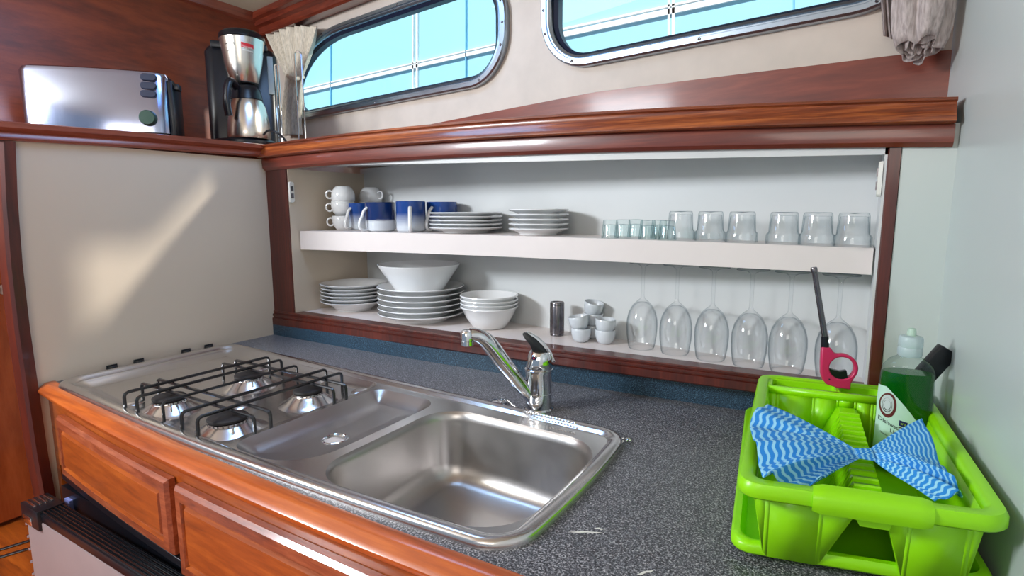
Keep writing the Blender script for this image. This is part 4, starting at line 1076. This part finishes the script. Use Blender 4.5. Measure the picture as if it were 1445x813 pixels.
# ================================================================== COFFEE MAKER
dC = 1.86; kC = dC/F
cC_ = PDp(346, 195, dC)
yawC = math.radians(52)
cm = thing('coffee_maker', 'black and steel filter coffee maker with thermos jug in the ledge corner', 'coffee maker', (cC_.x, cC_.y, .6090), yawC)
zC = lambda py: (PDp(346, py, dC).z-.6055)*.935
RT = 27.5*kC
B().lathe([(.098, 0), (.100, .004), (.100, .020), (.094, .026), (0, .027)], (0, .005, 0), 40, sy=1.05).build('base', 'black', cm, world=False)
bk = B().loft([[Vector((x, y+.01, z)) for x, y in rrect(-.108, .112, .0, .125, .03, 6, 3)] for z in (.0, zC(70))]+[[Vector((x, y+.01, zC(62))) for x, y in rrect(-.098, .102, .008, .118, .03, 6, 3)]], True, True).build('water_tank', 'black', cm, world=False)
B().box((.082, .006, zC(128)), (.100, .016, zC(72)), bev=.003).build('level_gauge', 'cap', bk, world=False)
B().lathe([(RT*.60, zC(119)), (RT*.66, zC(117)), (RT*.86, zC(92)), (RT*1.0, zC(64)), (RT*1.03, zC(58))], (.012, -.030, 0), 48).build('filter_holder', 'jug', cm, world=False, angle=60)
B().lathe([(RT*1.03, zC(58)), (RT*1.07, zC(57)), (RT*1.05, zC(51)), (RT*.9, zC(47)), (RT*.4, zC(45)), (0, zC(45))], (.012, -.018, 0), 48, sy=1.2).build('lid', 'black', cm, world=False, angle=50)
B().box((-.085, .0, zC(66)), (.085, .06, zC(56)), bev=.006).build('lid_bridge', 'black', cm, world=False)
jg = B().lathe([(.064, .028), (.066, .034), (.066, .050), (.064, .080), (.056, zC(152)), (.047, zC(143))], (.016, -.034, 0), 48).build('jug', 'jug', cm, world=False, angle=60)
B().lathe([(.047, zC(143)), (.049, zC(142)), (.044, zC(131)), (.038, zC(124)), (.028, zC(121)), (0, zC(120))], (.016, -.034, 0), 40).build('jug_lid', 'black', jg, world=False, angle=50)
hp = [Vector((-.008, -.062, zC(128))), Vector((-.024, -.092, zC(121))), Vector((-.034, -.100, zC(133))), Vector((-.038, -.102, zC(152))), Vector((-.034, -.098, zC(170)))]
B().tube(smooth_path(hp, 5), .0105, 12, sx=1.3).build('jug_handle', 'black', jg, world=False)
# front print and sticker on the conical filter holder
def onc(x, z):
    # x: arc distance from the front direction, z height
    tz = (z-zC(117))/(zC(64)-zC(117)); R = RT*(.66+.34*tz)+.0008; a = -PI/2+.0+x/R
    return Vector((.012+R*math.cos(a), -.030+R*math.sin(a), z))
b = B()
for j in range(5):
    for i in range(13): b.v.append(tuple(onc(.002+.037*i/12, zC(79)+(zC(66.5)-zC(79))*j/4-.0015*i/12*3)))
for j in range(4):
    for i in range(12): b.f.append((j*13+i, j*13+i+1, (j+1)*13+i+1, (j+1)*13+i))
stk = b.build('sticker', 'red', cm, world=False, fixn=False)
def onc2(x, z):
    p = onc(x, z); d = Vector((p.x-.012, p.y+.030, 0)).normalized(); return p+d*.0006
text_on('Thermoskan', .0075, lambda x, y: onc2(.0045+x*.8, zC(72.5)+y-.1*x), 'sticker_text', 'tag', stk, world=False)
text_on('warmhoudend', .0075, lambda x, y: onc2(.0045+x*.7, zC(77)+y-.1*x), 'sticker_text', 'tag', stk, world=False)
text_on('PHILIPS', .010, lambda x, y: onc2(-.048+x, zC(71)+y), 'brand_text', 'ink', cm, world=False)
text_on('Gourmet', .006, lambda x, y: onc2(-.046+x, zC(79)+y), 'brand_text', 'ink', cm, world=False)
# mains lead in front
pl_ = [PDp(372, 190, 1.75), PDp(380, 184, 1.74), PDp(395, 190, 1.74), PDp(405, 202, 1.72)]
pl_ = [Vector((p.x, p.y, max(p.z, .612))) for p in pl_]
tag(B().tube(smooth_path(pl_, 6), .0035, 8).build('power_cord', 'black'), 'black power cord lying in front of the coffee maker', 'cord')

# ================================================================== WIRE RACK
pA = PY(396.5, 200, .075); pB = PY(426.5, 192, .060)
wr_ = thing('wire_stand', 'chrome wire stand with tall loops beside the coffee maker', 'stand', (pB.x, .09, .605))
hA = PY(396.5, 90, .075).z; hB = PY(426.5, 71, .060).z
def hoop(c, h, w, r, nm, ang_):
    t = Vector((math.cos(ang_), math.sin(ang_), 0)); pts = [c-t*w+Vector((0, 0, 0))]
    base = Vector((c.x, c.y, .606))
    pts = [base-t*w, Vector((base.x, base.y, h-w))-t*w]
    for k in range(1, 8):
        a = PI*k/8; pts.append(Vector((base.x, base.y, h-w))-t*w*math.cos(a)+Vector((0, 0, w*math.sin(a))))
    pts += [Vector((base.x, base.y, h-w))+t*w, base+t*w]
    return B().tube(pts, r, 10).build(nm, 'chrome', wr_)
hoop(pA, hA, .0045, .0035, 'post_loop', math.radians(31))
hoop(pB, hB, .0105, .0022, 'wire_loop', math.radians(31))
B().tube([pA*1+Vector((0, 0, .606-pA.z)), Vector((pB.x, pB.y, .606))], .0025, 8).build('foot_wire', 'chrome', wr_)

# ================================================================== CURTAINS
rows = [(36, 372, 448), (48, 378, 447), (62, 384, 445), (85, 396, 437), (105, 403, 429), (112, 404, 427), (125, 402, 426), (150, 399, 425), (172, 396, 424), (192, 396, 426)]
NX = 80; b = B()
for j, (py_, a, c_) in enumerate(rows):
    for i in range(NX+1):
        t = i/NX; sk = (py_-36)*0.0
        p = PW(a+(c_-a)*t, py_, .045)
        amp = .010*(1-.6*math.exp(-((py_-108)/14)**2))
        nrm = Vector((-.13, -1, 0)).normalized()
        p = p+nrm*amp*(math.sin(t*2*PI*7+j*.5)+.5*math.sin(t*2*PI*3+1))
        b.v.append(tuple(p))
for j in range(len(rows)-1):
    for i in range(NX): b.f.append((j*(NX+1)+i, j*(NX+1)+i+1, (j+1)*(NX+1)+i+1, (j+1)*(NX+1)+i))
ct = thing('curtain', 'gathered beige curtain tied back at the left end of the long window', 'curtain', tuple(PW(410, 192, .045)))
b.build('cloth', 'curtain', ct, fixn=False, solid=.0015, angle=80, sub=1)
tie = [PW(402, 108, .03)+Vector((0, .03, 0))]
B().tube(smooth_path([PW(403, 104, .03), PW(408, 109, .068), PW(418, 111, .068), PW(429, 108, .03)], 6), .007, 10, sx=.35).build('tieback', 'curtain', ct)

cr = thing('curtain', 'bundled grey beige curtain hanging at the right end of the window wall', 'curtain', (1.66, .05, .65))
cc = PW(1297, 50, .082); cz0 = PW(1290, 80, .082).z+.012
b = B(); n = 260; Lr = []
zs = [cz0-.002, cz0+.012, cz0+.03, cz0+.06, cz0+.12, cz0+.2, cz0+.4]
for k, z in enumerate(zs):
    s = min(1, .72+k*.11); loop = []
    for i in range(n):
        t = i/(n-1); a = t*2*PI*3.2+.4; R = (.010+.032*t)*s*(1+.20*math.sin(a*4.3+1)+.10*math.sin(a*9.1+k*.25))
        zz = z+(-.022*math.sin(a)*R/.045+.004*math.sin(a*4.3))*(1 if k < 4 else 0)*(1-.22*k)
        loop.append(Vector((cc.x+R*math.cos(a)*1.02, cc.y+R*math.sin(a)*.85, zz)))
    Lr.append(loop)
b.loft(Lr, close=False).build('cloth', 'curtain2', cr, fixn=False, solid=.0014, angle=80)
b = B(); Lr = []
for (py_, a, c_) in [(-90, 1242, 1258), (-30, 1242, 1258), (0, 1243, 1259), (20, 1245, 1260), (40, 1246, 1262), (50, 1247, 1263)]:
    Lr.append([PW(a+(c_-a)*i/8, py_+i*.8, .030+.006*math.sin(i*1.5)) for i in range(9)])
b.loft(Lr, close=False).build('flat_strip', 'curtain2', cr, fixn=False, solid=.0012, angle=80)

# ================================================================== OUTSIDE
YO = 3.0
bl = thing('building', 'pale blue panelled building with white bars seen through the windows', 'building', (0, YO, -1))
B().box((-8, YO, -3), (5, YO+.2, 6)).build('wall_panels', 'facade', bl)
def barpx(pts, w, nm, y=YO, mat='bar', d=.05):
    P_ = [PY(a, c_, y-.02) for a, c_ in pts]; t = (P_[1]-P_[0]).normalized(); n_ = Vector((-t.z, 0, t.x))*w/2
    p0 = P_[0]-t*1.2*0; p1 = P_[1]
    f = [p0-n_, p1-n_, p1+n_, p0+n_]
    b = B().loft([[p+Vector((0, dd, 0)) for p in f] for dd in (0, d)], True, True)
    return b.build(nm, mat, bl)
barpx([(380, 140.5), (760, 53.5)], .030, 'bar'); barpx([(380, 136), (760, 48)], .010, 'bar')
barpx([(582.5, -60), (582.5, 200)], .014, 'bar'); barpx([(588, -60), (588, 200)], .022, 'bar')
barpx([(760, 56), (1300, -62)], .040, 'bar'); barpx([(760, 48), (1300, -70)], .014, 'bar')
barpx([(943.5, -60), (943.5, 120)], .014, 'bar'); barpx([(950, -60), (950, 120)], .020, 'bar')
for a in (466, 657, 760, 1120): barpx([(a, -60), (a, 200)], .012, 'panel_seam', mat='seam')

# ================================================================== LIGHT
w = bpy.data.worlds.new('w'); sc.world = w; w.use_nodes = True
bg = w.node_tree.nodes['Background']; bg.inputs[0].default_value = (.66, .82, 1.0, 1); bg.inputs[1].default_value = .34
def lamp(name, typ, energy, loc, target, size=1, size_y=None, color=(1, 1, 1), angle=None):
    l = bpy.data.lights.new(name, typ); l.energy = energy; l.color = color
    if typ == 'AREA':
        l.size = size
        if size_y: l.shape = 'RECTANGLE'; l.size_y = size_y
    if typ == 'SUN': l.angle = angle
    o = bpy.data.objects.new(name, l); COL.objects.link(o); o.location = loc
    o.rotation_euler = (Vector(target)-Vector(loc)).to_track_quat('-Z', 'Y').to_euler(); return o
lamp('sun_on_quay', 'SUN', 5.2, (1, -3, 5), (1, 1.2, 0), angle=.01, color=(1, .97, .92))
lamp('daylight_companionway', 'AREA', 38, (-.28, -1.85, 1.0), (1.0, 0, .2), .5, .3, (.88, .94, 1))
lamp('cabin_daylight_right', 'AREA', 6, (1.5, -2.2, .8), (.3, -.3, .1), .8, .5, (1, .93, .84))
lamp('sun_glint_from_facade', 'SUN', 2.4, (1.3, .2, .87), (0, -.35, .3), angle=.045, color=(1, .92, .8))
lamp('added_bulkhead_blue_fill', 'AREA', 1.1, (.55, -.45, 1.10), (-.47, -.60, .85), .4, .3, (.10, .35, 1))  # added blue fill lamp for a faint glow on the bulkhead, no window there
lamp('added_overhead_blue_fill', 'AREA', 3.6, (.5, -.26, 1.15), (.5, -.28, 0), .40, .35, (.35, .6, 1))  # invented overhead lamp for blue glow and steel highlights, ceiling has no opening

vs = sc.view_settings; vs.view_transform = 'Standard'; vs.look = 'None'; vs.exposure = .13; vs.gamma = 1
vs.use_curve_mapping = False
sc.cycles.use_denoising = True
sc.cycles.max_bounces = 14; sc.cycles.transmission_bounces = 14; sc.cycles.transparent_max_bounces = 12
sc.cycles.sample_clamp_indirect = 8
